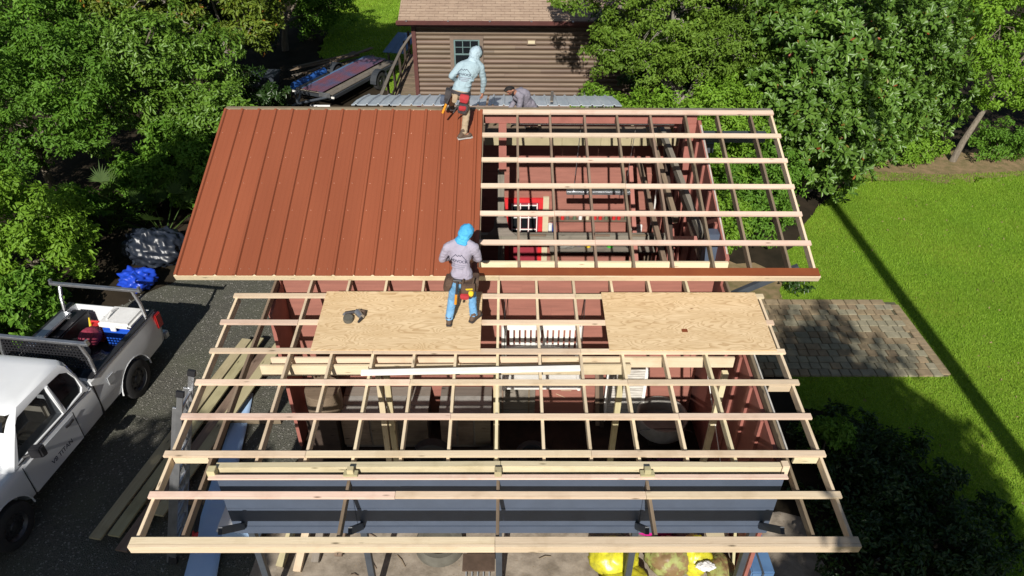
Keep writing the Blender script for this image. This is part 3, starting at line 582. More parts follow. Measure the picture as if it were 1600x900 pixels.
gt = MB().prism([(13.44, 4.10), (13.54, 4.10), (13.54, 4.21), (13.53, 4.21), (13.53, 4.115), (13.455, 4.115), (13.44, 4.20), (13.43, 4.20)], 'x', -3.4, 9.3); gu = obj('gutter', gt, 'house_trim', HO)
for i in range(9): obj('gutter_strap', MB().bb((-3.1+i*1.3, 13.43, 4.205), (-3.04+i*1.3, 13.56, 4.215)), 'aluminium', gu)
board('fascia', (-3.38, 13.57, 4.10), (9.3, 13.57, 4.10), .03, .14, 'house_trim', HO); board('soffit', (-3.38, 13.78, 4.06), (9.3, 13.78, 4.06), .38, .02, 'house_trim', HO)
wn = obj('window', MB().bb((-1.66, 13.985, 2.55), (-.82, 14.0, 3.52)), 'black_void', HO)
for a, b_ in (((-1.78, 13.93, 2.44), (-1.66, 14, 3.63)), ((-.82, 13.93, 2.44), (-.70, 14, 3.63)), ((-1.659, 13.93, 3.52), (-.821, 14, 3.63)), ((-1.659, 13.93, 2.44), (-.821, 14, 2.55))): obj('casing', MB().bb(a, b_), 'window_trim', wn)
sash = MB()
for a, b_ in (((-1.66, 13.945, 2.55), (-1.61, 13.98, 3.52)), ((-.87, 13.945, 2.55), (-.82, 13.98, 3.52)), ((-1.609, 13.945, 3.47), (-.871, 13.98, 3.52)), ((-1.609, 13.945, 2.55), (-.871, 13.98, 2.6)), ((-1.609, 13.945, 3.02), (-.871, 13.978, 3.07))): sash.bb(a, b_)
for x in (-1.37, -1.12): sash.bb((x-.012, 13.955, 3.071), (x+.012, 13.972, 3.469))
sash.bb((-1.608, 13.956, 3.26), (-.872, 13.971, 3.28)); obj('sash', sash, 'window_green', wn); obj('pane', MB().bb((-1.608, 13.962, 2.6), (-.872, 13.966, 3.47)), 'glass_house', wn)
for a, b_ in ((-1.6, -1.38), (-1.08, -.88)): grid('curtain', lambda u, v, a=a, b_=b_: (a+(b_-a)*u, 13.979-.006+.005*math.sin(u*22), 2.6+.86*v), 24, 2, 'curtain', wn)
vt = obj('wall_lamp', MB().bb((.72, 13.93, 3.36), (1.0, 13.975, 3.52)), 'log_stain', HO); obj('lens', MB().bb((.745, 13.90, 3.40), (.975, 13.929, 3.50)), 'cream', vt, bevel=.008)
ac = thing('air_conditioner', 'grey outdoor air conditioner unit standing under the shaded log wall', 'air conditioner', (3.0, 13.2, 0)); obj('cabinet', MB().bb((2.55, 12.75, 1.0), (3.45, 13.6, 1.95)), 'concrete', ac, bevel=.03); obj('fan_grille', MB().lathe([(.33, 0), (.33, .03), (.05, .05), (.001, .05)], (3, 13.17, 1.952), 'z', 24), 'black_plastic', ac); obj('stand', MB().bb((2.6, 12.8, 0), (3.4, 13.55, .99)), 'concrete', ac)
# raised walkway beside the house
DK = thing('wooden_walkway', 'raised wooden walkway with handrail along the log house', 'walkway', (-3.6, 16, 0))
y = 13.2; dm = mesh(MB().box((0, 0, 0), (1.05, .135, .035)), 'old_wood', False, .004)
while y < 21: inst('deck_board', dm, DK, Matrix.Translation((-3.56, y, .9+rg.uniform(-.003, .003)))); y += .143
for x in (-4.02, -3.1): board('joist', (x, 13.1, .81), (x, 21, .81), .05, .14, 'dark_wood', DK)
for yy in (13.2, 14.8, 16.4, 18.0, 19.6, 21): board('post', (-4.06, yy, 0), (-4.06, yy, 1.86), .09, .09, 'old_wood' if yy < 14 else 'dark_wood', DK, (0, 1, 0))
hr = [(-4.06, 13.1, 1.9), (-4.06, 15.6, 1.9), (-4.0, 18.2, 1.92), (-3.85, 19.6, 1.98), (-3.6, 20.6, 2.05)]
for a, b_ in zip(hr, hr[1:]): board('handrail', a, b_, .11, .045, 'grey_wood', DK)
board('lower_rail', (-4.06, 13.2, 1.1), (-4.06, 21, 1.1), .04, .09, 'dark_wood', DK)
# ------------------------------------------------------------ trailer loaded with roofing sheets
def wheel(parent, c, r, wd, rimmat='steel_rim', out=1):
    t = wd/2; w_ = bpy.data.objects.new('wheel', mesh(MB().lathe([(r*.6, -t), (r*.86, -t*1.02), (r*.97, -t*.86), (r, -t*.5), (r, t*.5), (r*.97, t*.86), (r*.86, t*1.02), (r*.6, t), (r*.6, -t)], (0, 0, 0), 'x', 32), 'black_rubber', True)); w_.name = 'tyre'
    link(w_, parent, WM[parent] @ Matrix.Translation(c))
    e = out*t; rm = MB().lathe([(r*.62, e*.98), (r*.58, e*.8), (r*.5, e*.55), (r*.4, e*.62), (r*.22, e*.72), (r*.2, e*.85), (r*.12, e*.92), (.001, e*.92)], (0, 0, 0), 'x', 32)
    for k in range(6): a = k*math.pi/3; rm.ell((e*.74, .3*r*math.cos(a), .3*r*math.sin(a)), (.015, .018, .018), 6, 4)
    o = bpy.data.objects.new('rim', mesh(rm, rimmat, True)); link(o, w_, WM[w_]); 
    sl_ = MB()
    for k in range(10): a = k*math.pi/5+.2; sl_.ell((e*.60, .46*r*math.cos(a), .46*r*math.sin(a)), (.02, .05*r, .05*r), 8, 5)
    o2 = bpy.data.objects.new('rim_slots', mesh(sl_, 'black_void', True)); link(o2, w_, WM[w_]); return w_
TR = thing('utility_trailer', 'dark flatbed trailer with black wheel parked beside the log house', 'trailer', (-6.35, 19.1, 0), R(-24))
def tl(name, mb, mat, **k): return obj(name, mb, mat, TR, local=True, **k)
fm = MB(); [fm.bb((x-.04, -2.3, .5), (x+.04, 2.4, .62)) for x in (-.85, .85)]; [fm.bb((-.84, y, .505), (.84, y+.08, .61)) for y in (-2.29, -1.1, 0, 1.1, 2.3)]; tl('frame', fm, 'dark_frame')
for i in range(8): tl('deck_plank', MB().bb((-.8+i*.2, -2.2, .625), (-.61+i*.2, 2.3, .655)), 'grey_wood')
tg = MB().tube([(-.6, -2.3, .56), (0, -3.3, .56)], .05, 6).tube([(.6, -2.3, .56), (0, -3.3, .56)], .05, 6).tube([(0, -3.2, .56), (0, -3.7, .56)], .055, 6).tube([(0, -3.3, .1), (0, -3.3, 1.0)], .035, 8); tl('tongue', tg, 'slate_dark')
for s in (-1, 1):
    wheel(TR, (s*1.06, .6, .36), .36, .2, out=s); ar = [(.6+.47*math.cos(a), .36+.47*math.sin(a)) for a in [math.pi*k/12 for k in range(13)]]; ar += [(.6+.44*math.cos(a), .36+.44*math.sin(a)) for a in [math.pi*k/12 for k in range(12, -1, -1)]]
    tl('fender', MB().prism(ar, 'x', s*.92, s*1.19), 'dark_frame')
    tl('marker_lamp', MB().box((s*.9, -2.34, .6), (.12, .05, .06)), 'white_paint')
tl('jack_plate', MB().box((.55, -2.36, .66), (.5, .06, .16)), 'aluminium', bevel=.01)
def ribsheet(x0, x1, y0, y1, z, nr):
    xs = []; sp = (x1-x0)/nr
    for i in range(nr): c = x0+sp*(i+.12); xs += [(c-.03, 0), (c-.015, .022), (c+.015, .022), (c+.03, 0)]
    xs.append((x1, 0)); n = len(xs); mb = MB()
    for y in (y0, y1):
        for dz in (0, -.012): mb.v += [(x, y, z+h+dz) for x, h in xs]
    for i in range(n-1): mb.f += [(i, i+1, 2*n+i+1, 2*n+i), (n+i, 3*n+i, 3*n+i+1, n+i+1), (i, n+i, n+i+1, i+1), (2*n+i, 2*n+i+1, 3*n+i+1, 3*n+i)]
    mb.f += [(0, 2*n, 3*n, n), (n-1, 2*n-1, 4*n-1, 3*n-1)]; return mb
for i, (dx, m, lab) in enumerate(((0, 'sheet_magenta', 'top red ribbed roofing sheet on the trailer'), (-.12, 'sheet_blue', 'bluish ribbed roofing sheet under the red one on the trailer'), (-.22, 'sheet_blue', 'lowest ribbed roofing sheet lying on the trailer planks'))):
    mb = ribsheet(-.5, .42, -2.3+.1*i, 2.2, .74-.03*i, 3); m4 = WM[TR] @ Matrix.Translation((dx, 0, 0)); mb.v = [tuple(m4 @ Vector(v)) for v in mb.v]; tag(obj('roofing_sheet', mb, m), lab, 'roofing sheet', 'roofing sheets on the trailer')
mb = ribsheet(-.5, .5, 0, 2.1, .0, 3); m4 = Matrix.Translation((-4.85, 21.6, .78)) @ Matrix.Rotation(R(-12), 4, 'Z') @ Matrix.Rotation(R(8), 4, 'X'); mb.v = [tuple(m4 @ Vector(v)) for v in mb.v]; tag(obj('roofing_sheet', mb, 'sheet_blue'), 'pale blue roofing sheet leaning beyond the trailer wheel', 'roofing sheet')
sh = thing('sawhorse', 'grey sawhorse holding the pale blue sheet behind the trailer', 'sawhorse', (-4.75, 22.4, 0)); board('bar', (-5.3, 22.4, .72), (-4.2, 22.4, .72), .08, .08, 'grey_wood', sh); [board('leg', (x, 22.4, .7), (x, 22.4+d, 0), .05, .08, 'grey_wood', sh) for x in (-5.2, -4.3) for d in (-.3, .3)]
rl = MB(); ax = WM[TR]; p0 = ax @ Vector((-1.02, -2.2, .72)); p1 = ax @ Vector((-1.02, -.2, .72)); rl.tube([p0, p1], .14, 18); o = tag(obj('tarp_roll', rl, 'roll_blue', smooth=True), 'bright blue rolled tarp on the left side of the trailer', 'tarp roll')
rr = thing('side_rail', 'loose dark rails lying beside the blue tarp roll', 'rails'); [board('rail', ax @ Vector((-.78+d, -2.3, .70)), ax @ Vector((-.78+d, -.3, .70)), .05, .05, 'dark_frame', rr) for d in (0, .09)]
wb = thing('white_board', 'short white painted board standing behind the roof ridge by the trailer', 'board', (-6.9, 16, 0)); board('panel', (-7.2, 15.9, .33), (-6.45, 15.9, .33), .03, .5, 'cooler_white', wb); [board('foot', (x, 15.75, .05), (x, 16.05, .05), .05, .06, 'grey_wood', wb) for x in (-7.1, -6.55)]
bn = thing('scrap_pile', 'heap of grey scrap boards in the shade behind the trailer', 'scrap heap', (-8.2, 22, 0)); [board('scrap_board', (-8.6+rg.uniform(-.6, .6), 20.4+rg.uniform(-.4, .4), .1+.05*i), (-6.3+rg.uniform(-.6, .6), 22.6+rg.uniform(-.5, .5), .15+.06*i), .18, .04, rg.choice(('grey_wood', 'old_wood')), bn) for i in range(8)]
bx = thing('shaded_cart', 'dark cart half hidden in the shade left of the trailer', 'cart', (-9.6, 18.6, 0)); obj('tub', MB().loft([[(-10.0, 18.2, .35), (-9.2, 18.2, .35), (-9.2, 19, .35), (-10, 19, .35)], [(-10.15, 18.05, .85), (-9.05, 18.05, .85), (-9.05, 19.15, .85), (-10.15, 19.15, .85)]]), 'slate_dark', bx); [obj('wheel', MB().lathe([(.18, -.03), (.2, 0), (.18, .03), (.05, .03), (.05, -.03), (.18, -.03)], (x, 18.6, .2), 'x', 16), 'black_rubber', bx) for x in (-10.08, -9.12)]
# ------------------------------------------------------------ pickup truck
TK = thing('pickup_truck', 'white extended cab pickup with silver ladder rack parked on the gravel', 'pickup truck', (-8.28, 1.36, 0), R(-7.8))
def tk(name, mb, mat, parent=None, **k):
    o = obj(name, mb, mat, parent or TK, **k); o.matrix_basis = WM[TK]; WM[o] = WM[TK]; return o
def sec(y, hw, zt, zb=.42, crown=.0):
    h = [(hw-.17, zb), (hw-.035, zb+.07), (hw-.004, zb+.26), (hw, .82), (hw-.012, min(zt-.12, 1.0)), (hw-.04, zt-.04), (hw-.085, zt)]
    return [(x, y, z) for x, z in h]+[(0, y, zt+crown)]+[(-x, y, z) for x, z in h[::-1]]
body = MB().loft([sec(-1.075, .975, 1.17), sec(-1.5, .985, 1.18), sec(-2.3, .985, 1.17), sec(-2.95, .98, 1.16, crown=.02), sec(-3.2, .98, 1.14, crown=.05), sec(-3.6, .975, 1.10, crown=.05), sec(-4.1, .95, 1.04, crown=.04), sec(-4.38, .88, .98, .45, .03), sec(-4.48, .80, .85, .5, .0)])
cyl = lambda y, r: MB().lathe([(.001, .66), (r, .66), (r, 1.2), (.001, 1.2)], (0, y, .40), 'x', 40)
cylm = lambda y, r: MB().lathe([(.001, -1.2), (r, -1.2), (r, -.66), (.001, -.66)], (0, y, .40), 'x', 40)
tk('body', cutmesh(body, [cyl(-3.53, .49), cylm(-3.53, .49), MB().bb((-.84, -2.96, .62), (.84, -1.16, 1.4))], 'truck_white'), None)
bed = MB().loft([sec(-1.045, .975, 1.27), sec(-.5, .985, 1.275), sec(.5, .985, 1.275), sec(1.0, .97, 1.27), sec(1.16, .94, 1.25), sec(1.2, .9, 1.22)])
bd = tk('bed', cutmesh(bed, [cyl(0, .49), cylm(0, .49), MB().bb((-.83, -.98, .72), (.83, 1.14, 1.5))], 'truck_white'), None)
for s in (-1, 1):
    tk('bed_rail_cap', MB().bb((s*.835, -1.0, 1.278), (s*.955, 1.13, 1.30)), 'black_plastic', bd, bevel=.006)
    ar = [(y+(.505)*math.cos(a), .40+.505*math.sin(a)) for y in (0,) for a in [math.pi*(k/14) for k in range(15)]]+[(.48*math.cos(a), .40+.48*math.sin(a)) for a in [math.pi*(k/14) for k in range(14, -1, -1)]]
    tk('arch_lip', MB().prism(ar, 'x', s*.95, s*.988), 'truck_white', bd, bevel=.006)
    ar2 = [(p[0]-3.53, p[1]) for p in ar]; tk('arch_lip', MB().prism(ar2, 'x', s*.95, s*.983), 'truck_white', bevel=.008)
    tk('tail_lamp', MB().bb((s*.86, 1.02, .86), (s*.985, 1.215, 1.2)), 'tail_red', bevel=.02)
    wheel(TK, (s*.87, 0, .40), .40, .27, out=s); wheel(TK, (s*.87, -3.53, .40), .40, .27, out=s)
tk('bed_liner', MB().bb((-.82, -.97, .724), (.82, 1.13, .735)), 'black_plastic', bd); tk('fuel_door', MB().bb((.978, -.72, .88), (.990, -.52, 1.06)), 'truck_white', bd, bevel=.01)
tk('tailgate_handle', MB().bb((-.2, 1.2, 1.0), (.2, 1.215, 1.08)), 'black_plastic'); tk('rear_bumper', MB().bb((-.92, 1.21, .42), (.92, 1.36, .60)), 'aluminium', bevel=.03); tk('exhaust', MB().tube([(.7, .9, .4), (.75, 1.4, .38)], .04, 10), 'steel_rim')
hoop = MB().tube([(1.02, 1.16, .75), (1.17, 1.22, .78), (1.21, 1.20, 1.0), (1.05, 1.17, 1.02)], .022, 6)
def gring(z, xw, y0, y1, c):
    return [(xw-c, y0, z), (xw, y0+c, z), (xw, y1-c, z), (xw-c, y1, z), (-xw+c, y1, z), (-xw, y1-c, z), (-xw, y0+c, z), (-xw+c, y0, z)]
gh = MB().loft([gring(1.155, .93, -3.12, -1.08, .06), gring(1.5, .86, -2.85, -1.12, .08), gring(1.80, .785, -2.58, -1.16, .10), gring(1.88, .74, -2.48, -1.20, .12), gring(1.925, .60, -2.32, -1.30, .14), gring(1.935, .3, -2.1, -1.45, .1)])
sidew = [[(-2.92, 1.21), (-2.58, 1.70), (-2.48, 1.77), (-1.80, 1.79), (-1.80, 1.20)], [(-1.72, 1.20), (-1.72, 1.79), (-1.42, 1.775), (-1.28, 1.68), (-1.22, 1.5), (-1.22, 1.28), (-1.28, 1.22)]]
cut = [MB().prism(p, 'x', a, b_) for p in sidew for a, b_ in ((.55, 1.1), (-1.1, -.55))]+[MB().prism([(-.72, 1.23), (.72, 1.23), (.60, 1.75), (-.60, 1.75)], 'y', -3.3, -2.5), MB().prism([(-.66, 1.3), (.66, 1.3), (.56, 1.74), (-.56, 1.74)], 'y', -1.25, -.9)]
cb = tk('cab', cutmesh(gh, cut+[MB().bb((-.7, -2.72, 1.1), (.7, -1.3, 1.84))], 'truck_white'), None)
for s in (1, -1):
    xs = lambda z: s*(.93-(z-1.155)*.145/.645*1.5+.0)*.972 if z < 1.5 else s*(.86-(z-1.5)*.075/.3)*.972
    for p, nm, m in ((sidew[0], 'side_window', 'glass_clear'), (sidew[1], 'side_window', 'glass_dark')): q = MB(); q.add([(xs(z), y, z) for y, z in [(y*1.0, z) for y, z in p]], [tuple(range(len(p)))]); tk(nm, q, m, cb)
    tk('pillar', MB().tube([(s*.895, -1.77, 1.19), (s*.80, -1.77, 1.79)], .03, 6), 'truck_white', cb); tk('window_seal', MB().tube([(s*.935, -2.95, 1.185), (s*.935, -1.24, 1.185)], .012, 6), 'black_plastic', cb)
    mr = tk('mirror', MB().loft([[(s*1.02, -2.80, 1.17), (s*1.23, -2.76, 1.19), (s*1.23, -2.76, 1.40), (s*1.02, -2.80, 1.38)], [(s*1.04, -2.66, 1.15), (s*1.25, -2.64, 1.17), (s*1.25, -2.64, 1.42), (s*1.04, -2.66, 1.40)]]), 'black_plastic', cb, bevel=.025); tk('arm', MB().tube([(s*.9, -2.8, 1.2), (s*1.06, -2.73, 1.25)], .03, 6), 'black_plastic', mr)
    dr = tk('door', MB().bb((s*.9835, -2.93, .52), (s*.987, -1.70, 1.10)), 'truck_white', bevel=0)
    tk('handle', MB().tube([(s*1.0, -1.95, 1.03), (s*1.015, -1.87, 1.03), (s*1.0, -1.76, 1.03)], .022, 8), 'black_plastic', dr)
    for y in (-2.955, -1.685): tk('door_gap', MB().bb((s*.978, y-.006, .50), (s*.9875, y+.006, 1.13)), 'black_void')
    tk('bed_gap', MB().bb((s*.90, -1.078, .46), (s*.975, -1.043, 1.16)), 'black_void')
q = MB(); q.add([(-.74, -3.02, 1.22), (.74, -3.02, 1.22), (.62, -2.60, 1.76), (-.62, -2.60, 1.76)], [(0, 1, 2, 3)]); tk('windshield', q, 'glass_dark', cb); q = MB(); q.add([(-.66, -1.12, 1.3), (.66, -1.12, 1.3), (.56, -1.155, 1.75), (-.56, -1.155, 1.75)], [(0, 1, 2, 3)]); tk('rear_window', q, 'glass_dark', cb)
for x in (-.42, .42):
    st = tk('seat', MB().bb((x-.25, -2.2, .75), (x+.25, -1.8, .98)), 'seat_beige', bevel=.05); tk('seat_back', MB().bb((x-.24, -1.87, .95), (x+.24, -1.73, 1.5)), 'seat_beige', st, bevel=.05); tk('headrest', MB().bb((x-.13, -1.85, 1.52), (x+.13, -1.75, 1.7)), 'seat_beige', st, bevel=.04)
tk('steering_wheel', MB().tube([(.42+.19*math.cos(a), -2.5-.06*math.sin(a), 1.12+.17*math.sin(a)) for a in [k*math.pi/8 for k in range(17)]], .018, 6), 'black_plastic'); tk('dashboard', MB().bb((-.83, -2.94, .9), (.83, -2.66, 1.12)), 'black_plastic', bevel=.04)
def text_mesh(body, size, mat, ext=0.0):
    cu = bpy.data.curves.new('t', 'FONT'); cu.body = body; cu.size = size; cu.align_x = 'CENTER'; cu.align_y = 'CENTER'; cu.offset = size*.02
    o = bpy.data.objects.new('t', cu); COL.objects.link(o); dg = bpy.context.evaluated_depsgraph_get(); me = bpy.data.meshes.new_from_object(o.evaluated_get(dg)); bpy.data.objects.remove(o); me.materials.clear(); me.materials.append(MATS[mat]); return me
tx = text_mesh('V8 TITAN', .125, 'ink'); o = bpy.data.objects.new('door_lettering', tx); link(o, TK, WM[TK] @ Matrix(((0, 0, 1, .9895), (1, 0, 0, -2.20), (0, 1, 0, .70), (0, 0, 0, 1))))
for s in (-1, 1): tk('headlamp', MB().bb((s*.62, -4.5, .78), (s*.9, -4.36, .97)), 'aluminium', bevel=.03)
tk('grille', MB().bb((-.6, -4.52, .66), (.6, -4.46, .95)), 'steel_rim', bevel=.02); tk('front_bumper', MB().bb((-.92, -4.56, .4), (.92, -4.4, .62)), 'aluminium', bevel=.04)
# ladder rack
def hoopbar(y, ext): return MB().bb((-.98-ext, y-.04, 1.90), (.98+ext, y+.04, 1.955))
rk = tk('ladder_rack', hoopbar(.90, .0), 'aluminium', bevel=.008); tk('cross_bar', hoopbar(-.78, .0), 'aluminium', rk, bevel=.008)
for y in (.90, -.78):
    for s in (-1, 1): tk('upright', MB().tube([(s*.89, y-.02, 1.30), (s*.86, y, 1.62), (s*.78, y, 1.9)], .035, 8), 'aluminium', rk, smooth=True); tk('stop', MB().bb((s*.93, y-.03, 1.956), (s*.97, y+.03, 2.02)), 'aluminium', rk)
gr = MB(); [gr.bb((-.78+i*.065, -.80, 1.35), (-.755+i*.065, -.785, 1.88)) for i in range(25)]; [gr.bb((-.80, -.801, 1.34+i*.065), (.83, -.784, 1.362+i*.065)) for i in range(9)]; tk('headache_rack', gr, 'black_plastic', rk)
# cargo in the bed: things of their own
def inbed(p): return WM[TK] @ Vector(p)
def cargo(name, mb, mat, label, cat, **k): mb.v = [tuple(inbed(v)) for v in mb.v]; return tag(obj(name, mb, mat, **k), label, cat)
cl = thing('cooler', 'blue cooler with white lid in the rear of the truck bed', 'cooler', inbed((.45, .8, .74)), R(-7.8))
for nm, a, b_, m in (('tub', (.12, .5, .74), (.76, 1.06, 1.22), 'cooler_blue'), ('lid', (.09, .47, 1.221), (.79, 1.09, 1.36), 'cooler_white')): o = obj(nm, MB().bb(a, b_), m, cl, bevel=.05); o.matrix_basis = WM[TK]
o = obj('lid_latch', MB().bb((.38, .44, 1.2), (.5, .475, 1.3)), 'cooler_white', cl, bevel=.01); o.matrix_basis = WM[TK]; o = obj('lid_handle', MB().tube([(.25, .6, 1.37), (.25, .78, 1.42), (.25, .96, 1.37)], .02, 6), 'cooler_white', cl); o.matrix_basis = WM[TK]
cargo('tool_chest', MB().bb((-.80, -.6, .74), (-.45, 1.0, 1.24)), 'black_plastic', 'long black side tool chest along the far bed rail', 'tool chest', bevel=.03)
cargo('chest_lid', MB().bb((-.84, -.35, 1.30), (-.62, .75, 1.36)), 'aluminium', 'silver rail lying over the far side of the truck bed', 'rail', bevel=.02)
m = heap('canvas', (0, 0, .16), (.36, .42, .34), 3, .13); o = tag(link(bpy.data.objects.new('canvas_bag', m), None, WM[TK] @ Matrix.Translation((-.05, -.3, .88))), 'grey canvas tool bag slumped in the middle of the truck bed', 'bag')
m = heap('maroon_bag', (0, 0, .12), (.2, .28, .22), 9, .12); tag(link(bpy.data.objects.new('maroon_sack', m), None, WM[TK] @ Matrix.Translation((-.02, .32, .98))), 'dark red sack next to the grey canvas bag in the truck', 'sack')
gc = thing('red_fuel_can', 'bright red fuel can behind the cooler in the truck bed', 'fuel can', inbed((-.1, .72, .74)), R(-7.8)); o = obj('tank', MB().bb((-.28, .55, .74), (.02, .85, 1.12)), 'red_plastic', gc, bevel=.06); o.matrix_basis = WM[TK]; o = obj('handle', MB().tube([(-.24, .7, 1.1), (-.2, .7, 1.2), (-.05, .7, 1.2), (-.02, .7, 1.1)], .025, 8), 'red_plastic', gc); o.matrix_basis = WM[TK]; o = obj('spout', MB().tube([(-.2, .62, 1.1), (-.28, .75, 1.24)], [.03, .015], 8), 'yellow_plastic', gc); o.matrix_basis = WM[TK]
m = heap('black_sheet', (0, 0, .1), (.4, .5, .25), 12, .25); tag(link(bpy.data.objects.new('dark_gear_pile', m), None, WM[TK] @ Matrix.Translation((.42, -.35, .76))), 'pile of black gear by the near bed wall of the truck', 'gear')
m = heap('leather_dark', (0, 0, .1), (.3, .5, .2), 15, .25); tag(link(bpy.data.objects.new('dark_duffel', m), None, WM[TK] @ Matrix.Translation((-.35, .05, .76))), 'dark duffel between tool chest and canvas bag in the truck', 'bag')
cargo('blue_jug', MB().lathe([(.001, 0), (.09, 0), (.09, .2), (.04, .26), (.04, .3), (.001, .3)], (.62, -.65, .74), 'z', 14), 'cooler_blue', 'small blue jug beside the near bed wall behind the cab', 'jug', smooth=True)
# tarps behind the truck
tag(obj('black_sheeting', heap('black_sheet', (-9.0, 6.25, .35), (.95, .62, .62), 21, .30, 90, 50, .8), None), 'crumpled heap of shiny black plastic sheeting beside the red roof', 'plastic sheeting')
tag(obj('blue_tarp', heap('blue_tarp', (-9.0, 5.05, .2), (.5, .42, .32), 25, .28, 60, 36), None), 'crumpled bright blue tarp behind the truck rack', 'tarp')
# ------------------------------------------------------------ lumber, ladder and things lying about
for i, (x0, y0, x1, y1, z, m, lab) in enumerate(((-6.55, -2.35, -5.62, 2.7, .20, 'treated_wood', 'outermost long board on the lumber pile beside the truck'), (-6.27, -2.30, -5.36, 2.75, .20, 'treated_wood', 'second long board of the lumber pile on the gravel'), (-6.05, -2.55, -5.12, 2.4, .16, 'old_wood', 'short brown board of the lumber pile nearest the ladder'), (-5.72, -1.9, -4.85, 2.6, .20, 'treated_wood', 'innermost pale board of the lumber pile under the roof edge'))):
    tag(board('lumber_board', (x0, y0, z), (x1, y1, z+.02), .21, .04, m), lab, 'board', 'boards of the lumber pile')
for y in (-1.5, .4, 2.0): tag(board('bearer', (-6.5+(y+2)*.17, y, .07), (-4.7+(y+2)*.17, y, .07), .09, .1, 'old_wood'), {-1.5: 'front timber bearer under the lumber pile', .4: 'middle timber bearer under the lumber pile', 2.0: 'rear timber bearer under the lumber pile'}[y], 'timber')
LD = thing('extension_ladder', 'aluminium extension ladder leaning on the left end of the new roof', 'ladder', (-5.15, -2.4, 0))
def lp(t, sy, off=0): return Vector((-5.22+.72*t-off, -2.45+.55*t+sy*.22, .02+3.12*t))
for off, a, b_ in ((0, 0, 1), (.06, 0, .93)):
    for s in (-1, 1): board('rail', lp(a, s*(1-off), off), lp(b_, s*(1-off), off), .03, .085, 'aluminium', LD, (1, 0, 0))
    n = 11
    for k in range(1, n): board('rung', lp(a+(b_-a)*k/n, -1, off), lp(a+(b_-a)*k/n, 1, off), .03, .03, 'aluminium', LD)
for s in (-1, 1): board('end_cap', lp(.99, s), lp(1.02, s), .05, .11, 'black_plastic', LD, (1, 0, 0)); board('foot', lp(0, s), lp(.04, s), .05, .13, 'black_rubber', LD, (1, 0, 0))
LV = thing('level_tool', 'long red and black tool hanging behind the ladder', 'tool', (-4.75, -2.7, 0)); board('shaft', (-4.95, -2.55, .05), (-4.6, -2.2, 1.3), .05, .05, 'black_plastic', LV); board('grip', (-4.89, -2.49, .28), (-4.83, -2.43, .5), .07, .07, 'red_plastic', LV)
grid('blue_foam_board', lambda u, v: (-4.86+(.52-.24*v)*u-.5*v, -3.4+4.6*v, .10+.06*math.sin(5*v)), 4, 24, 'blue_sheet', None, .03); tag(bpy.data.objects['blue_foam_board'], 'long pale blue foam board lying below the left roof edge', 'foam board')
ck = thing('clear_bin', 'pale plastic storage bin under the front left roof corner', 'bin', (-4.1, -2.2, 0)); obj('tub', MB().loft([[(-4.35, -2.45, .2), (-3.9, -2.45, .2), (-3.9, -2.0, .2), (-4.35, -2.0, .2)], [(-4.42, -2.52, .62), (-3.83, -2.52, .62), (-3.83, -1.93, .62), (-4.42, -1.93, .62)]]), 'blue_sheet', ck); obj('lid', MB().bb((-4.44, -2.54, .621), (-3.81, -1.91, .66)), 'cooler_white', ck, bevel=.01); obj('stand', MB().bb((-4.3, -2.4, .016), (-3.95, -2.05, .198)), 'grey_wood', ck)
# plywood sheets and the white trim on the lower roof
def plate(name, x0, x1, s0, s1, n0, n1, mat, label, cat):
    c = Lw((x0+x1)/2, (s0+s1)/2, (n0+n1)/2); m4 = Matrix.Translation(c) @ Matrix.Rotation(A2, 4, 'X'); me = mesh(MB().box((0, 0, 0), (x1-x0, s1-s0, n1-n0)), mat, False, .002)
    return tag(link(bpy.data.objects.new(name, me), None, m4), label, cat)
plate('plywood_sheet', -2.86, -.32, 3.04, 4.34, .001, .016, 'plywood', 'plywood sheet the blue hooded worker stands on', 'plywood'); plate('plywood_sheet', 1.62, 4.14, 3.04, 4.33, .001, .016, 'plywood', 'plywood sheet with orange mark at the right end of the lower roof', 'plywood')
plate('paint_chip', 2.78, 2.87, 3.42, 3.49, .017, .021, 'trim_metal', 'small rust coloured metal scrap on the right plywood sheet', 'scrap')
o = tag(board('white_trim_board', Lw(-2.03, 2.58, .03), Lw(1.15, 2.67, .03), .085, .045, 'white_paint', None, UPL), 'long white trim board lying across the lower rafters', 'trim board')
NG = thing('nail_gun', 'black and grey coil nail gun on the left plywood sheet', 'nail gun', Lw(-2.32, 3.73, .02)); m4 = Matrix.Translation(Lw(-2.32, 3.73, .016)) @ Matrix.Rotation(A2, 4, 'X') @ Matrix.Rotation(R(8), 4, 'Z')
def ng(nm, mb, mat, **k): mb.v = [tuple(m4 @ Vector(v)) for v in mb.v]; return obj(nm, mb, mat, NG, **k)
ng('motor_housing', MB().tube([(.06, .06, .06), (.13, -.07, .06)], [.055, .045], 12), 'aluminium', smooth=True); ng('magazine', MB().lathe([(.001, .0), (.075, .0), (.08, .03), (.075, .07), (.001, .07)], (-.08, -.06, .005), 'z', 18), 'canvas', smooth=True); ng('grip', MB().tube([(.06, .08, .05), (-.13, .07, .05)], [.032, .026], 10), 'leather_dark', smooth=True); ng('hose_fitting', MB().tube([(-.13, .07, .05), (-.16, .03, .04)], .02, 8), 'aluminium'); ng('nose', MB().tube([(.13, -.07, .05), (.07, -.15, .03)], [.03, .016], 8), 'black_plastic'); ng('cap', MB().tube([(.04, .1, .06), (.18, .05, .06), (.16, -.04, .06)], .022, 8), 'boot')
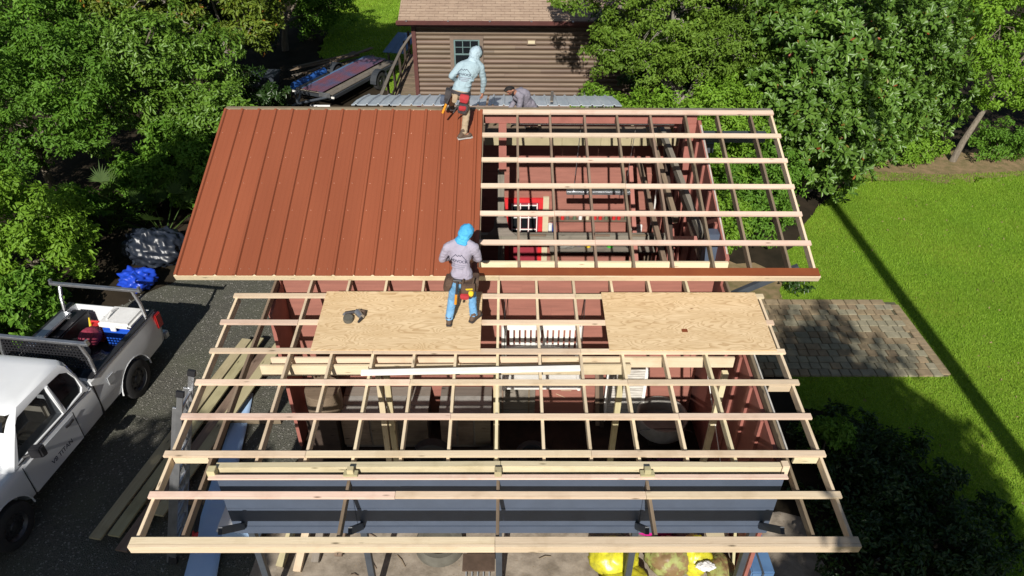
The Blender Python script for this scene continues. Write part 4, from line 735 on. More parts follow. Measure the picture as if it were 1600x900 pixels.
# porch and workshop contents
BE = thing('porch_swing', 'white slatted porch swing hung up in front of the red wall', 'porch swing', (.7, .2, 1.4))
n = 12
for i in range(n): x = .16+i*1.08/(n-1); obj('slat', MB().bb((x-.032, .35, 2.02-.10*(i/(n-1))**2), (x+.032, .38, 2.36)), 'white_paint', BE)
obj('top_rail', MB().bb((.08, .33, 2.36), (1.33, .40, 2.46)), 'white_paint', BE, bevel=.012)
lo = [(.06+1.26*t, 1.86+.16*math.sin(math.pi*min(1, t*.72+.2))) for t in [k/16 for k in range(17)]]; obj('lower_rail', MB().prism([(.06, 1.80)]+lo+[(1.32, 1.80)], 'y', .325, .40), 'white_paint', BE)
for x in (.03, 1.36):
    obj('arm_post', MB().tube([(x, .36, 1.38), (x, .36, 2.44)], .05, 12), 'white_paint', BE, smooth=True); obj('front_post', MB().tube([(x, -.12, 1.38), (x, -.12, 1.6)], .035, 12), 'white_paint', BE, smooth=True); obj('arm', MB().bb((x-.05, -.16, 1.6), (x+.05, .36, 1.64)), 'white_paint', BE)
    obj('chain', MB().tube([(x, -.12, 1.6), (x+.02, .1, 3.3)], .006, 5), 'steel_rim', BE); obj('chain', MB().tube([(x, .36, 2.4), (x+.02, .1, 3.3)], .006, 5), 'steel_rim', BE)
for i in range(6): obj('seat_slat', MB().bb((.06, -.14+i*.075, 1.40), (1.34, -.08+i*.075, 1.425)), 'white_paint', BE)
def cabinet(nm, x0, x1, y0, y1, h, label):
    c = thing(nm, label, 'cabinet', ((x0+x1)/2, (y0+y1)/2, 0)); obj('carcass', MB().bb((x0+.03, y0+.03, .016), (x1-.03, y1-.02, h-.03)), 'grey_wood', c); k = 3
    for i in range(k): a = x0+(x1-x0)*i/k; board('top_plank', (x0, y0+(y1-y0)*(i+.5)/k, h), (x1, y0+(y1-y0)*(i+.5)/k, h), (y1-y0)/k-.01, .05, 'concrete' if i < 2 else 'grey_wood', c); obj('door', MB().bb((a+.02, y0+.005, .1), (a+(x1-x0)/k-.02, y0+.028, h-.08)), 'old_wood', c)
    return c
cabinet('storage_cabinet', -2.95, -1.35, -.25, .5, .85, 'weathered grey cabinet under the left plywood, nearest the truck'); cabinet('storage_cabinet', -1.15, -.2, -.25, .5, .85, 'weathered grey cabinet left of the pale plank door')
pd = thing('plank_door', 'pale grey plank door leaning on the front wall left of the scratched red panel', 'door', (.1, .4, 0)); [board('plank', (-.12, .47, .2+i*.24), (.62, .47, .2+i*.24), .03, .23, 'grey_wood', pd) for i in range(6)]; [board('batten', (x, .44, .1), (x, .44, 1.5), .03, .06, 'old_wood', pd, (0, 1, 0)) for x in (0, .5)]
rp = thing('scratched_board', 'scratched red board panel standing in front of the wall', 'panel', (1.2, .4, 0)); obj('sheet', MB().bb((.75, .44, .02), (1.75, .49, 1.5)), 'red_siding', rp); [obj('scratch', MB().box((1.1+.1*i, .437, .7+.13*i), (.2, .004, .008), 0, Matrix.Rotation(.5-.5*i, 4, 'Y')), 'cream', rp) for i in range(4)]
sh = thing('louvre_shutter', 'white louvred shutter leaning on the red wall below the right plywood', 'shutter', (2.3, .4, 0))
for x in (1.96, 2.66): obj('stile', MB().bb((x-.03, .36, .1), (x+.03, .41, 1.45)), 'white_paint', sh)
for i in range(22): obj('louvre', MB().box((2.31, .385, .14+i*.059), (.64, .008, .040), 0, Matrix.Rotation(R(-30), 4, 'X')), 'worn_white', sh)
obj('louvre_shade', MB().bb((1.99, .41, .1), (2.63, .418, 1.45)), 'dark_wood', sh)  # added dark panel standing in for the shade between the louvres
ot = thing('weathered_door', 'dark weathered plank standing beside the white shutter', 'plank', (1.82, .3, 0)); [board('plank', (1.84+.08*i, .32-.04*i, .02), (1.72+.07*i, .40, 1.7), .08, .03, m, ot, (0, 1, 0)) for i, m in enumerate(('old_wood', 'dark_wood'))]
tb = thing('metal_tub', 'round galvanized tub turned on edge below the right plywood sheet', 'tub', (3.0, .1, .0)); obj('shell', MB().lathe([(.001, 0), (.42, .0), (.46, .05), (.46, .34), (.48, .36), (.46, .37), (.43, .34), (.41, .06), (.001, .05)], (2.98, .05, .25), 'z', 32), 'concrete', tb, smooth=True); obj('handle', MB().tube([(2.98+.5*math.cos(a), .05-.35, .48+.1*math.sin(a)) for a in [math.pi*k/8 for k in range(9)]], .012, 6), 'steel_rim', tb); obj('stand', MB().bb((2.75, -.2, .016), (3.25, .3, .248)), 'dark_wood', tb)
def tyre(c, r, ax, label): tag(obj('loose_tyre', MB().lathe([(r*.6, -.1), (r*.85, -.11), (r*.98, -.08), (r, 0), (r*.98, .08), (r*.85, .11), (r*.6, .1), (r*.56, 0), (r*.6, -.1)], c, ax, 28), 'black_rubber', smooth=True), label, 'tyre')
tyre((-.25, -.75, .13), .38, 'z', 'tyre lying flat in the dark under the rafters by the middle post'); tyre((.55, -.55, .13), .32, 'z', 'smaller tyre lying flat right of the middle post'); tyre((-1.25, -.7, .34), .34, 'y', 'tyre standing upright in front of the left cabinets')
hc = thing('hose_coil', 'brown coil of rope hung beside the gravel drive end of the red wall', 'rope coil', (-3.3, .3, 0))
for k in range(5): obj('loop', MB().tube([(-3.28+(.22+.02*k)*math.cos(a), .38+.02*k, 1.35+(.34-.02*k)*math.sin(a)) for a in [2*math.pi*j/20 for j in range(21)]], .025, 6), 'old_wood', hc)
lb = thing('old_log', 'cut log round on the ground behind the left rafters', 'log', (-3.1, -.5, 0)); obj('wood', MB().lathe([(.001, 0), (.3, 0), (.32, .1), (.31, .5), (.001, .5)], (-3.2, -.1, .9), 'z', 20), 'old_wood', lb, smooth=True); obj('stump', MB().bb((-3.5, -.4, .016), (-2.97, .2, .895)), 'dark_wood', lb)
m = heap('purple_cloth', (3.0, -1.0, .2), (.5, .35, .3), 31, .3); tag(obj('purple_cloth', m, None), 'crumpled dark purple cloth on the floor in front of the tub', 'cloth')
bk = thing('blue_stool', 'small blue step stool inside the right end of the porch', 'stool', (3.4, -2.3, 0)); obj('top', MB().bb((3.25, -2.5, .4), (3.6, -2.2, .45)), 'cream', bk); [obj('leg', MB().tube([(x, y, .016), (x*.98+.07, y*.98-.045, .4)], .02, 6), 'roll_blue', bk) for x in (3.22, 3.6) for y in (-2.52, -2.18)]
ext = thing('hanging_cable', 'white cable hanging from the rafter ends on the right wall', 'cable', (3.6, -1.5, 0)); obj('cable', MB().tube([(3.3, -.6, 2.6), (3.42, -1.2, 1.9), (3.5, -1.8, 1.3), (3.55, -2.2, 1.1), (3.6, -1.9, 1.6)], .008, 5), 'white_paint', ext)
# inside, against the back wall
rg = random.Random(77)
wb = thing('workbench', 'long grey workbench loaded with clutter under the back wall', 'workbench', (2.2, 5.2, 0)); board('top', (1.1, 5.2, 1.12), (3.6, 5.2, 1.12), .6, .06, 'grey_wood', wb); [board('leg', (x, y, .016), (x, y, 1.09), .08, .08, 'old_wood', wb, (0, 1, 0)) for x in (1.2, 3.5) for y in (4.98, 5.42)]; board('shelf', (1.1, 5.58, 1.62), (3.3, 5.58, 1.62), .16, .03, 'old_wood', wb)
def put(nm, mb, mat, label, cat, **k): return tag(obj(nm, mb, mat, **k), label, cat)
tag(obj('blue_bag', heap('cooler_blue', (1.75, 5.2, 1.24), (.36, .16, .12), 41, .2, flat=1.152), None), 'bright blue bag lying on the workbench', 'bag'); tag(obj('clear_bag', heap('stone', (1.5, 5.05, 1.24), (.25, .14, .14), 42, .2, flat=1.152), None), 'grey crumpled bag in front of the blue bag on the workbench', 'bag')
put('spray_can', MB().lathe([(.001, 0), (.05, 0), (.05, .42), (.001, .42)], (1.12, 5.45, 1.152), 'z', 14), 'cooler_white', 'tall white tube standing beside the red door frame', 'tube', smooth=True); put('blue_tube', MB().lathe([(.001, 0), (.04, 0), (.04, .46), (.001, .46)], (1.22, 5.5, 1.152), 'z', 14), 'cooler_blue', 'tall blue tube next to the white tube by the door', 'tube', smooth=True)
put('yellow_pot', MB().lathe([(.001, 0), (.07, 0), (.08, .12), (.001, .12)], (2.02, 5.1, 1.152), 'z', 14), 'yellow_plastic', 'small yellow pot at the end of the blue bag', 'pot', smooth=True); put('green_pot', MB().lathe([(.001, 0), (.08, 0), (.1, .12), (.001, .12)], (2.55, 5.1, 1.152), 'z', 14), 'bright_green', 'small green pot on the right part of the workbench', 'pot', smooth=True)
ds = thing('drill_set', 'grey cordless tool lying right of the green pot', 'tool', (2.8, 5.2, 1.152)); obj('body', MB().tube([(2.65, 5.2, 1.23), (3.0, 5.18, 1.23)], [.06, .05], 12), 'aluminium', ds, smooth=True); obj('handle', MB().tube([(2.9, 5.18, 1.2), (2.98, 5.02, 1.19)], .035, 8), 'leather_dark', ds); obj('battery', MB().bb((2.66, 5.28, 1.152), (2.86, 5.42, 1.32)), 'cream', ds, bevel=.01)
nb = thing('notice_box', 'small white electrical box fixed to the back wall', 'electrical box', (3.25, 5.65, 1.3)); obj('case', MB().bb((3.12, 5.60, 1.2), (3.38, 5.668, 1.45)), 'cooler_white', nb, bevel=.012); obj('display', MB().bb((3.18, 5.593, 1.36), (3.26, 5.599, 1.41)), 'black_void', nb); obj('cord', MB().tube([(3.2, 5.63, 1.2), (3.15, 5.6, 1.05), (3.3, 5.55, .95)], .012, 6), 'cooler_white', nb)
for i in range(12):
    x = 1.4+i*.155+rg.uniform(-.03, .03); h = rg.uniform(.08, .18); m = rg.choice(('cream', 'red_plastic', 'canvas', 'straw', 'green_paint', 'cooler_white'))
    put('shelf_jar', MB().lathe([(.001, 0), (.045, 0), (.045, h*.75), (.03, h*.8), (.03, h), (.001, h)], (x, 5.57, 1.636), 'z', 10), m, {0: 'first', 1: 'second', 2: 'third', 3: 'fourth', 4: 'fifth', 5: 'sixth', 6: 'seventh', 7: 'eighth', 8: 'ninth', 9: 'tenth', 10: 'eleventh', 11: 'twelfth'}[i]+' jar from the door on the shelf over the workbench', 'jar', smooth=True)['group'] = 'jars on the workshop shelf'
fl = thing('hanging_light', 'silver fluorescent light bar hanging across the workshop', 'light fitting', (2.2, 4.2, 3.1)); obj('bar', MB().bb((1.35, 4.16, 3.02), (2.72, 4.28, 3.10)), 'aluminium', fl, bevel=.01); obj('strap', MB().bb((1.85, 4.158, 3.018), (1.9, 4.282, 3.104)), 'black_plastic', fl); obj('strap', MB().bb((2.5, 4.158, 3.018), (2.55, 4.282, 3.104)), 'black_plastic', fl); [obj('chain', MB().tube([(x, 4.2, 3.1), (x+.05, 4.0, 4.66)], .008, 5), 'aluminium', fl) for x in (1.5, 2.6)]
pp_ = thing('leaning_pipe', 'white and black pole leaning in the right corner of the workshop', 'pole', (3.5, 5.3, 0)); obj('white_half', MB().tube([(3.58, 5.55, 1.5), (3.6, 5.5, 2.9)], .03, 8), 'white_paint', pp_); obj('black_half', MB().tube([(3.52, 5.4, .016), (3.58, 5.55, 1.5)], .034, 8), 'black_plastic', pp_)
tk_ = thing('grey_tank', 'grey square tank standing left in the workshop below the ridge post', 'tank', (-.1, 2.2, 0)); obj('tank', MB().bb((-.35, 1.5, .3), (.2, 2.1, 1.55)), 'slate_paint', tk_, bevel=.04); obj('base', MB().bb((-.3, 1.55, .016), (.15, 2.05, .299)), 'concrete', tk_)
rgd = random.Random(8)
for i, (x, y, z, dx, dy, dz, m, lab, cat) in enumerate(((2.3, 5.3, 1.152, .2, .16, .12, 'cream', 'cream carton on the workbench between yellow pot and green pot', 'carton'), (3.02, 5.35, 1.152, .16, .14, .2, 'old_wood', 'brown wooden box on the right end of the workbench', 'box'), (1.3, 5.15, 1.152, .1, .1, .16, 'canvas', 'dull green carton at the left end of the workbench', 'carton'), (.9, 4.6, .016, .5, .4, .55, 'grey_wood', 'grey crate on the floor in front of the workbench', 'crate'), (2.0, 4.5, .016, .6, .5, .45, 'green_paint', 'dark green chest on the workshop floor', 'chest'), (2.8, 4.3, .016, .5, .5, .7, 'old_wood', 'brown box on the workshop floor near the old braces', 'box'))):
    tag(obj('storage_box', MB().bb((x, y, z), (x+dx, y+dy, z+dz)), m, bevel=.01), lab, cat)
g = scatter(2600, [(-4.0, -3.6), (5.0, -3.6), (5.0, -1.6), (-3.6, -1.6)], (-4, 5, -3.6, -1.6)); blades('wood_debris', 'chips and dead leaves strewn over the sandy ground', g, .02, .018, 'straw', 'debris')
# in front of the building
yb = (((1.75, -2.75), .42, .3, 'yellow_bag', 'bright yellow bag left of the brown bag in front of the porch'), ((2.62, -2.75), .4, .3, 'brown_bag', 'brown and green bag between two yellow bags'), ((3.02, -2.72), .3, .3, 'yellow_bag', 'narrow yellow bag right of the brown bag'), ((1.9, -3.15), .4, .2, 'yellow_bag', 'yellow bag lying lowest at the left of the bags'), ((3.42, -2.95), .24, .2, 'brown_bag', 'small dark bag right of the yellow bags'))
for i, ((x, y), r, h, m, lab) in enumerate(yb): tag(obj('mulch_bag', heap(m, (x, y, h), (r, .34, h), 50+i, .14, flat=.014), None), lab, 'bag', 'bags in front of the porch')
tag(obj('magenta_bag', heap('magenta_bag', (2.5, -2.2, .35), (.42, .2, .2), 60, .12), None), 'magenta bag behind the yellow bags under the header', 'bag'); tag(obj('bag_pallet', MB().bb((2.0, -2.45, .016), (3.4, -1.95, .2)), 'grey_wood'), 'grey pallet under the magenta bag', 'pallet'); tag(obj('white_paper', heap('cooler_white', (3.1, -3.05, .5), (.16, .1, .05), 61, .3), None), 'scrap of white paper on top of the bags', 'paper')
bl = thing('blue_cooler_box', 'slate blue metal box standing right of the small dark bag', 'box', (3.9, -2.9, 0)); obj('box', MB().bb((3.75, -3.2, .014), (4.1, -2.3, .55)), 'sheet_blue', bl, bevel=.02); obj('strip', MB().bb((3.9, -3.22, .3), (3.93, -2.28, .56)), 'slate_dark', bl); tag(board('leaning_stake', (3.55, -3.1, .02), (3.7, -2.4, .7), .05, .05, 'treated_wood'), 'pale wooden stake left of the slate blue box', 'stake')
tag(obj('round_lid', MB().lathe([(.001, .12), (.22, .12), (.28, .2), (.36, .2), (.40, .12), (.40, .014), (.001, .014)], (-1.0, -2.35, 0), 'z', 32), 'canvas', smooth=True), 'round grey green tub lid on the sandy ground', 'lid')
for i, (x, y, x2, y2, m, lab) in enumerate(((-3.5, -2.75, -3.3, -1.9, 'treated_wood', 'leftmost pale timber offcut in front of the porch'), (-3.2, -2.85, -3.1, -1.9, 'yellow_wood', 'yellow timber offcut in front of the porch'), (-2.95, -2.7, -2.9, -1.8, 'grey_wood', 'grey timber offcut right of the yellow one'), (-2.6, -2.6, -2.55, -1.7, 'old_wood', 'brown timber offcut nearest the dark porch post'))): tag(board('timber_offcut', (x, y, .04+.02*i), (x2, y2, .5), .12, .09, m), lab, 'timber', 'timber offcuts leaning in front of the porch')
ci = thing('rusty_grate', 'dark metal crate by the middle porch post', 'crate', (-.3, -2.9, 0)); [board('bar', (-.55+.09*i, -3.0, .02), (-.55+.09*i, -2.7, .3), .02, .02, 'dark_frame', ci) for i in range(5)]; board('rim', (-.6, -2.85, .3), (-.1, -2.85, .3), .3, .03, 'boot', ci)
for i in range(14):
    x, y = rg.uniform(-2.4, 1.6), rg.uniform(-3.4, -2.0); a = rg.uniform(0, 3); l = rg.uniform(.1, .3)
    tag(obj('wood_scrap', MB().tube([(x, y, .02), (x+l*.5*math.cos(a), y+l*.5*math.sin(a)+.02, .03), (x+l*math.cos(a), y+l*math.sin(a), .022)], .009, 5), 'old_wood'), 'thin dead twig lying on the sandy ground in front of the porch', 'twig', 'twigs on the sandy ground')
# ------------------------------------------------------------ people
def vv(p): return Vector(p)
def hand(mb, wr, d, palmn, L=.17, curl=.9):
    wr = vv(wr); d = vv(d).normalized(); n = vv(palmn); n = (n-d*n.dot(d)).normalized(); s = d.cross(n); pe = wr+d*.085
    for k in (-1, 0, 1): mb.cap(wr+d*.01+s*.014*k, pe+s*.024*k, .017, .016)
    for i, (o, l) in enumerate(((-.033, .068), (-.011, .078), (.011, .074), (.033, .058))):
        a = pe+s*o; b = a+(d*math.cos(curl*.5)+n*math.sin(curl*.5))*l*.55; c = b+(d*math.cos(curl*1.5)+n*math.sin(curl*1.5))*l*.5; mb.cap(a, b, .0095, .009); mb.cap(b, c, .009, .008)
    t0 = wr+d*.025-s*.02; t1 = t0+(d*.6-s*.8+n*.3).normalized()*.045; mb.cap(t0, t1, .013, .011); mb.cap(t1, t1+(d*.9+n*.5).normalized()*.035, .0105, .009)
def person(label, base, J, shirt, pants, hood=None, face=None, boots=True, group=None, sneaker=False):
    T = thing('person', label, 'person', base, 0, group); J = {k: vv(v) for k, v in J.items()}
    b = MB(); fd = vv(face or (0, 1, -.2)).normalized(); upd = (J['head']-J['neck']).normalized(); side = fd.cross(upd).normalized()
    hm = Matrix((side, fd, upd)).transposed().to_4x4()
    b.ell(J['head'], (.076, .095, .115), 16, 12, hm); b.ell(J['head']+fd*.03-upd*.06, (.055, .065, .06), 12, 8, hm); b.cap(J['head']+fd*.09-upd*.01, J['head']+fd*.108-upd*.035, .011, .016)
    for s in (-1, 1): b.ell(J['head']+side*s*.078-upd*.01, (.014, .028, .035), 8, 6, hm)
    b.cap(J['head']-upd*.06, J['neck'], .052, .058); b.cap(J['neck'], J['chest'], .06, .09); b.cap(J['chest'], J['pel'], .09, .09)
    for s in 'LR':
        b.cap(J['chest'], J['sh'+s], .06, .04); b.cap(J['sh'+s], J['el'+s], .038, .033); b.cap(J['el'+s], J['wr'+s], .036, .026)
        hand(b, J['wr'+s], J['hd'+s]-J['wr'+s] if 'hd'+s in J else J['wr'+s]-J['el'+s], J.get('pn'+s, Vector((0, .3, -1))))
        b.cap(J['pel'], J['hip'+s], .1, .08); b.cap(J['hip'+s], J['kn'+s], .07, .05); b.cap(J['kn'+s], J['an'+s], .048, .036); b.cap(J['an'+s], J['toe'+s], .036, .03)
    obj('body', fused(b, 'skin', .0085, 3), None, T)
    c = MB(); c.ell(J['chest'].lerp(J['neck'], .3), (.185, .12, .15), 16, 10); c.cap(J['chest'], J['waist'], .135, .135); c.ell(J['chest'], (.17, .128, .16), 16, 10); c.ell(J['waist'], (.165, .125, .13), 16, 10); c.ell(J['waist'].lerp(J['pel'], .5), (.168, .13, .09), 16, 10); c.cap(J['neck']-(J['neck']-J['chest']).normalized()*.02, J['chest'], .075, .12)
    for s in 'LR':
        c.cap(J['neck'].lerp(J['sh'+s], .35), J['sh'+s], .078, .076); c.cap(J['sh'+s], J['el'+s], .073, .056); c.cap(J['el'+s], J['el'+s].lerp(J['wr'+s], .93), .056, .040)
        for t in (.35, .6, .85): p = J['sh'+s].lerp(J['el'+s], t); c.ell(p+Vector((random.uniform(-.015, .015), -.012, 0)), (.068-.012*t, .068-.012*t, .022), 10, 6)
    for k in range(5): t = k/5; p = J['waist'].lerp(J['chest'], t*.7); c.ell(p+Vector((random.uniform(-.08, .08), -.055, 0)), (.09, .075, .018), 10, 6, Matrix.Rotation(random.uniform(-.5, .5), 4, 'Y'))
    sh_ = obj('shirt', fused(c, shirt, .012, 3, .022), None, T)
    p = MB(); p.ell(J['pel'], (.168, .13, .12), 16, 10)
    for s in 'LR':
        p.cap(J['pel'].lerp(J['hip'+s], .6), J['hip'+s], .1, .098); p.cap(J['hip'+s], J['kn'+s], .094, .068); p.cap(J['kn'+s], J['an'+s].lerp(J['kn'+s], .08), .067, .060)
        for t in (.3, .55, .8, .95): q = J['kn'+s].lerp(J['an'+s], t); p.ell(q, (.068, .072, .016), 10, 6, Matrix.Rotation(random.uniform(-.3, .3), 4, 'X'))
    obj('trousers', fused(p, pants, .012, 3, .026), None, T)
    for s in 'LR':
        d = (J['toe'+s]-J['an'+s]); d.z = 0; d.normalize(); ft = MB(); hl = J['toe'+s]-d*.19; ft.cap(hl, J['toe'+s], .045, .042); ft.cap(hl+d*.03+Vector((0, 0, .02)), J['an'+s]+Vector((0, 0, .05)), .05, .05); ft.ell(J['toe'+s]-d*.02, (.05, .055, .04), 10, 8)
        bo = obj('boot', fused(ft, 'boot', .009, 2), None, T)
        so_ = MB(); zz = J['toe'+s].z-.038; cs_ = [(-.235, .036), (-.2, .046), (-.09, .038), (0, .052), (.045, .036)]; sd = Vector((-d.y, d.x, 0)); pts = [J['toe'+s]+d*a+sd*w_ for a, w_ in cs_]+[J['toe'+s]+d*a-sd*w_ for a, w_ in cs_[::-1]]; so_.prism([(q.x, q.y) for q in pts], 'z', zz-.012, zz+.012); obj('sole', so_, 'sole' if sneaker else 'leather_dark', bo)
    if hood:
        h = MB(); h.ell(J['head']-fd*.012+upd*.006, (.108, .122, .124), 16, 12, hm); h.cap(J['head']-upd*.07-fd*.02, J['neck']-fd*.01, .09, .098); h.ell(J['neck']-fd*.025-upd*.015, (.115, .1, .05), 14, 8, hm)
        for k in range(5): h.ell(J['head'].lerp(J['neck'], .1+.2*k)-fd*.03, (.098, .10, .014), 12, 6, hm @ Matrix.Rotation(.25*(-1)**k, 4, 'Y'))
        obj('hood', fused(h, hood, .010, 2, .03), None, T)
    else:
        hr_ = MB(); hr_.ell(J['head']-fd*.022+upd*.03, (.085, .092, .098), 16, 12, hm); hr_.ell(J['head']+fd*.045+upd*.085, (.06, .045, .035), 12, 8, hm); obj('hair', fused(hr_, 'hair', .009, 2), None, T)
        be = MB(); be.ell(J['head']+fd*.055-upd*.10, (.05, .05, .032), 12, 8, hm); [be.cap(J['head']+side*s*.07-upd*.03+fd*.02, J['head']+side*s*.045-upd*.09+fd*.06, .012, .018) for s in (-1, 1)]; obj('beard', fused(be, 'hair', .007, 2), None, T)
        for s in (-1, 1): ey = obj('eye', MB().ell(J['head']+fd*.078+side*s*.032+upd*.005, (.013, .008, .009), 8, 6, hm), 'white_paint', T); obj('pupil', MB().ell(J['head']+fd*.085+side*s*.032+upd*.005, (.006, .004, .006), 8, 6, hm), 'hair', ey); obj('eyebrow', MB().cap(J['head']+fd*.086+side*s*.02+upd*.024, J['head']+fd*.078+side*s*.048+upd*.024, .006, .004), 'hair', T)
        obj('mouth', MB().cap(J['head']+fd*.098-upd*.066-side*.018, J['head']+fd*.098-upd*.066+side*.018, .006, .006), 'red_door', T)
    return T, sh_, J
def belt(T, c, rx, ry, tilt, mat):
    m = Matrix.Translation(c) @ tilt; pts = [m @ Vector((rx*math.cos(a), ry*math.sin(a), 0)) for a in [2*math.pi*k/28 for k in range(29)]]
    mb = MB()
    for dz in (-.022, 0, .022): mb.tube([p+Vector((0, 0, dz)) for p in pts], .014, 6)
    return obj('tool_belt', mb, mat, T), m
def pouch(bl_, m, p, d, mat, nm='pouch', rz=0, lean=0):
    mb = MB(); x, y, z = [k/2 for k in d]; mb.loft([[(-x*.8, -y*.7, -z), (x*.8, -y*.7, -z), (x*.8, y*.7, -z), (-x*.8, y*.7, -z)], [(-x, -y, 0), (x, -y, 0), (x, y, 0), (-x, y, 0)], [(-x, -y*.9, z), (x, -y*.9, z), (x, y*.9, z), (-x, y*.9, z)]]); mm = m @ Matrix.Translation(p) @ Matrix.Rotation(rz, 4, 'Z') @ Matrix.Rotation(lean, 4, 'Y'); mb.v = [tuple(mm @ Vector(v)) for v in mb.v]; return obj(nm, mb, mat, bl_, bevel=.012)
def logo(T, shirt, c, right, up, w_, lines):
    bv = BVHTree.FromPolygons([v.co for v in shirt.data.vertices], [tuple(p.vertices) for p in shirt.data.polygons]); right = vv(right).normalized(); up = vv(up).normalized(); n = right.cross(up)
    def stick(x, y, off=.006):
        p = vv(c)+right*x+up*y; h = bv.ray_cast(p+n*.5, -n); return (h[0] if h[0] else p)+n*off
    me = text_mesh('ADVOCK', w_*.23, 'ink')
    for v in me.vertices: v.co = stick(v.co.x*1.15, v.co.y)
    obj('lettering', me, None, shirt)
    pk = [(-.46, .12), (-.22, .40), (-.10, .30), (.0, .40), (.06, .33), (.16, .42), (.46, .10)]; mb = MB()
    for (x0, y0), (x1, y1) in zip(pk, pk[1:]):
        for k in range(6):
            a, b_ = k/6, (k+1)/6; q = [(x0+(x1-x0)*t, y0+(y1-y0)*t) for t in (a, b_)]; th = .05; i = len(mb.v)
            mb.v += [tuple(stick(px*w_, (py+s*th*.5)*w_)) for px, py in q for s in (-1, 1)]; mb.f.append((i, i+2, i+3, i+1))
    obj('mountain_emblem', mb, 'ink', shirt, fix=False); mb = MB()
    for row, (y, wd) in enumerate(((-.22, .95), (-.34, .7), (-.45, .45))):
        x = -wd/2
        while x < wd/2:
            l = random.uniform(.03, .06); i = len(mb.v); mb.v += [tuple(stick((x+dx)*w_, (y+dy)*w_)) for dx, dy in ((0, -.03), (l, -.03), (l, .03), (0, .03))]; mb.f.append((i, i+1, i+2, i+3)); x += l+.02
    obj('small_print', mb, 'ink_light', shirt, fix=False)
# worker at the eave, standing on the plywood
J1 = dict(toeL=(-.81, -.55, 3.365), anL=(-.815, -.70, 3.40), knL=(-.755, -.62, 3.74), hipL=(-.685, -.70, 4.08), toeR=(-.36, -.50, 3.37), anR=(-.44, -.62, 3.405), knR=(-.455, -.55, 3.75), hipR=(-.50, -.69, 4.08), pel=(-.59, -.70, 4.13), waist=(-.595, -.68, 4.25), chest=(-.605, -.58, 4.50), neck=(-.57, -.50, 4.69), head=(-.515, -.44, 4.81), shL=(-.79, -.55, 4.61), elL=(-.885, -.52, 4.39), wrL=(-.76, -.25, 4.25), hdL=(-.70, -.15, 4.16), shR=(-.40, -.55, 4.60), elR=(-.345, -.50, 4.38), wrR=(-.44, -.22, 4.22), hdR=(-.50, -.13, 4.12))
T, sh_, J = person('worker in grey lavender shirt and bright blue hood standing on the plywood', (-.6, -.65, 3.32), J1, 'shirt_lavender', 'jeans', 'hood_blue', (.45, .8, -.45))
logo(T, sh_, (-.62, -.8, 4.50), (1, 0, -.16), (.05, .3, 1), .235, 0)
bl_, m = belt(T, J['pel']+Vector((0, 0, .06)), .178, .142, Matrix.Rotation(.08, 4, 'Y'), 'leather')
pouch(bl_, m, (.10, -.16, -.12), (.2, .1, .26), 'leather', rz=.15); pouch(bl_, m, (-.20, -.05, -.09), (.1, .17, .24), 'leather', rz=.1, lean=.25); pouch(bl_, m, (.205, .02, -.1), (.1, .18, .26), 'leather'); pouch(bl_, m, (.06, -.225, -.2), (.13, .05, .10), 'tool_red', 'tape_measure'); pouch(bl_, m, (.12, -.225, -.06), (.11, .03, .022), 'yellow_plastic', 'yellow_tool', .2); pouch(bl_, m, (.15, -.22, -.14), (.07, .05, .09), 'yellow_plastic', 'yellow_tool')
for q in ((.02, -.2, .0), (.17, -.2, .03)): obj('screwdriver', MB().tube([m @ Vector(q), m @ Vector((q[0]+.01, q[1], q[2]+.1))], .012, 8), 'boot', bl_)
hm_ = obj('hammer', MB().tube([m @ Vector((-.06, -.19, .05)), m @ Vector((-.065, -.2, -.18))], .016, 8), 'leather_dark', bl_); obj('hammer_grip', MB().tube([m @ Vector((-.065, -.2, -.18)), m @ Vector((-.07, -.2, -.36))], .02, 8), 'orange_plastic', hm_); obj('hammer_head', MB().tube([m @ Vector((-.12, -.19, .06)), m @ Vector((0, -.19, .06))], .02, 8), 'steel_rim', hm_)
# worker at the ridge, one foot on the metal, the other over the ridge
J2 = dict(toeR=(-.60, 2.74, 4.975), anR=(-.71, 2.70, 5.02), knR=(-.655, 2.83, 5.34), hipR=(-.68, 2.86, 5.66), toeL=(-.98, 3.55, 5.255), anL=(-.96, 3.42, 5.285), knL=(-.95, 3.2, 5.55), hipL=(-.83, 2.91, 5.67), pel=(-.755, 2.88, 5.71), waist=(-.72, 2.92, 5.81), chest=(-.60, 3.05, 6.03), neck=(-.515, 3.16, 6.19), head=(-.475, 3.22, 6.305), shL=(-.76, 3.08, 6.11), elL=(-.91, 2.98, 5.97), wrL=(-.82, 3.16, 5.82), hdL=(-.76, 3.25, 5.77), shR=(-.40, 3.13, 6.09), elR=(-.345, 3.17, 5.83), wrR=(-.375, 3.25, 5.59), hdR=(-.37, 3.29, 5.49), pnR=(-1, .2, 0))
T, sh_, J = person('worker in pale blue hooded shirt stepping over the ridge of the red roof', (-.7, 2.7, 4.93), J2, 'shirt_pale', 'khaki', 'hood_pale', (.5, .85, -.4), sneaker=True)
logo(T, sh_, (-.66, 2.8, 6.06), (1, .1, -.16), (.12, .35, 1), .235, 0)
obj('dark_cap', fused(MB().ell(J['head']+Vector((.075, .055, .01)), (.05, .07, .11), 12, 8), 'leather_dark', .01, 2), None, T)
bl_, m = belt(T, J['pel']+Vector((0, 0, .03)), .18, .145, Matrix.Rotation(.22, 4, 'Y'), 'leather_dark')
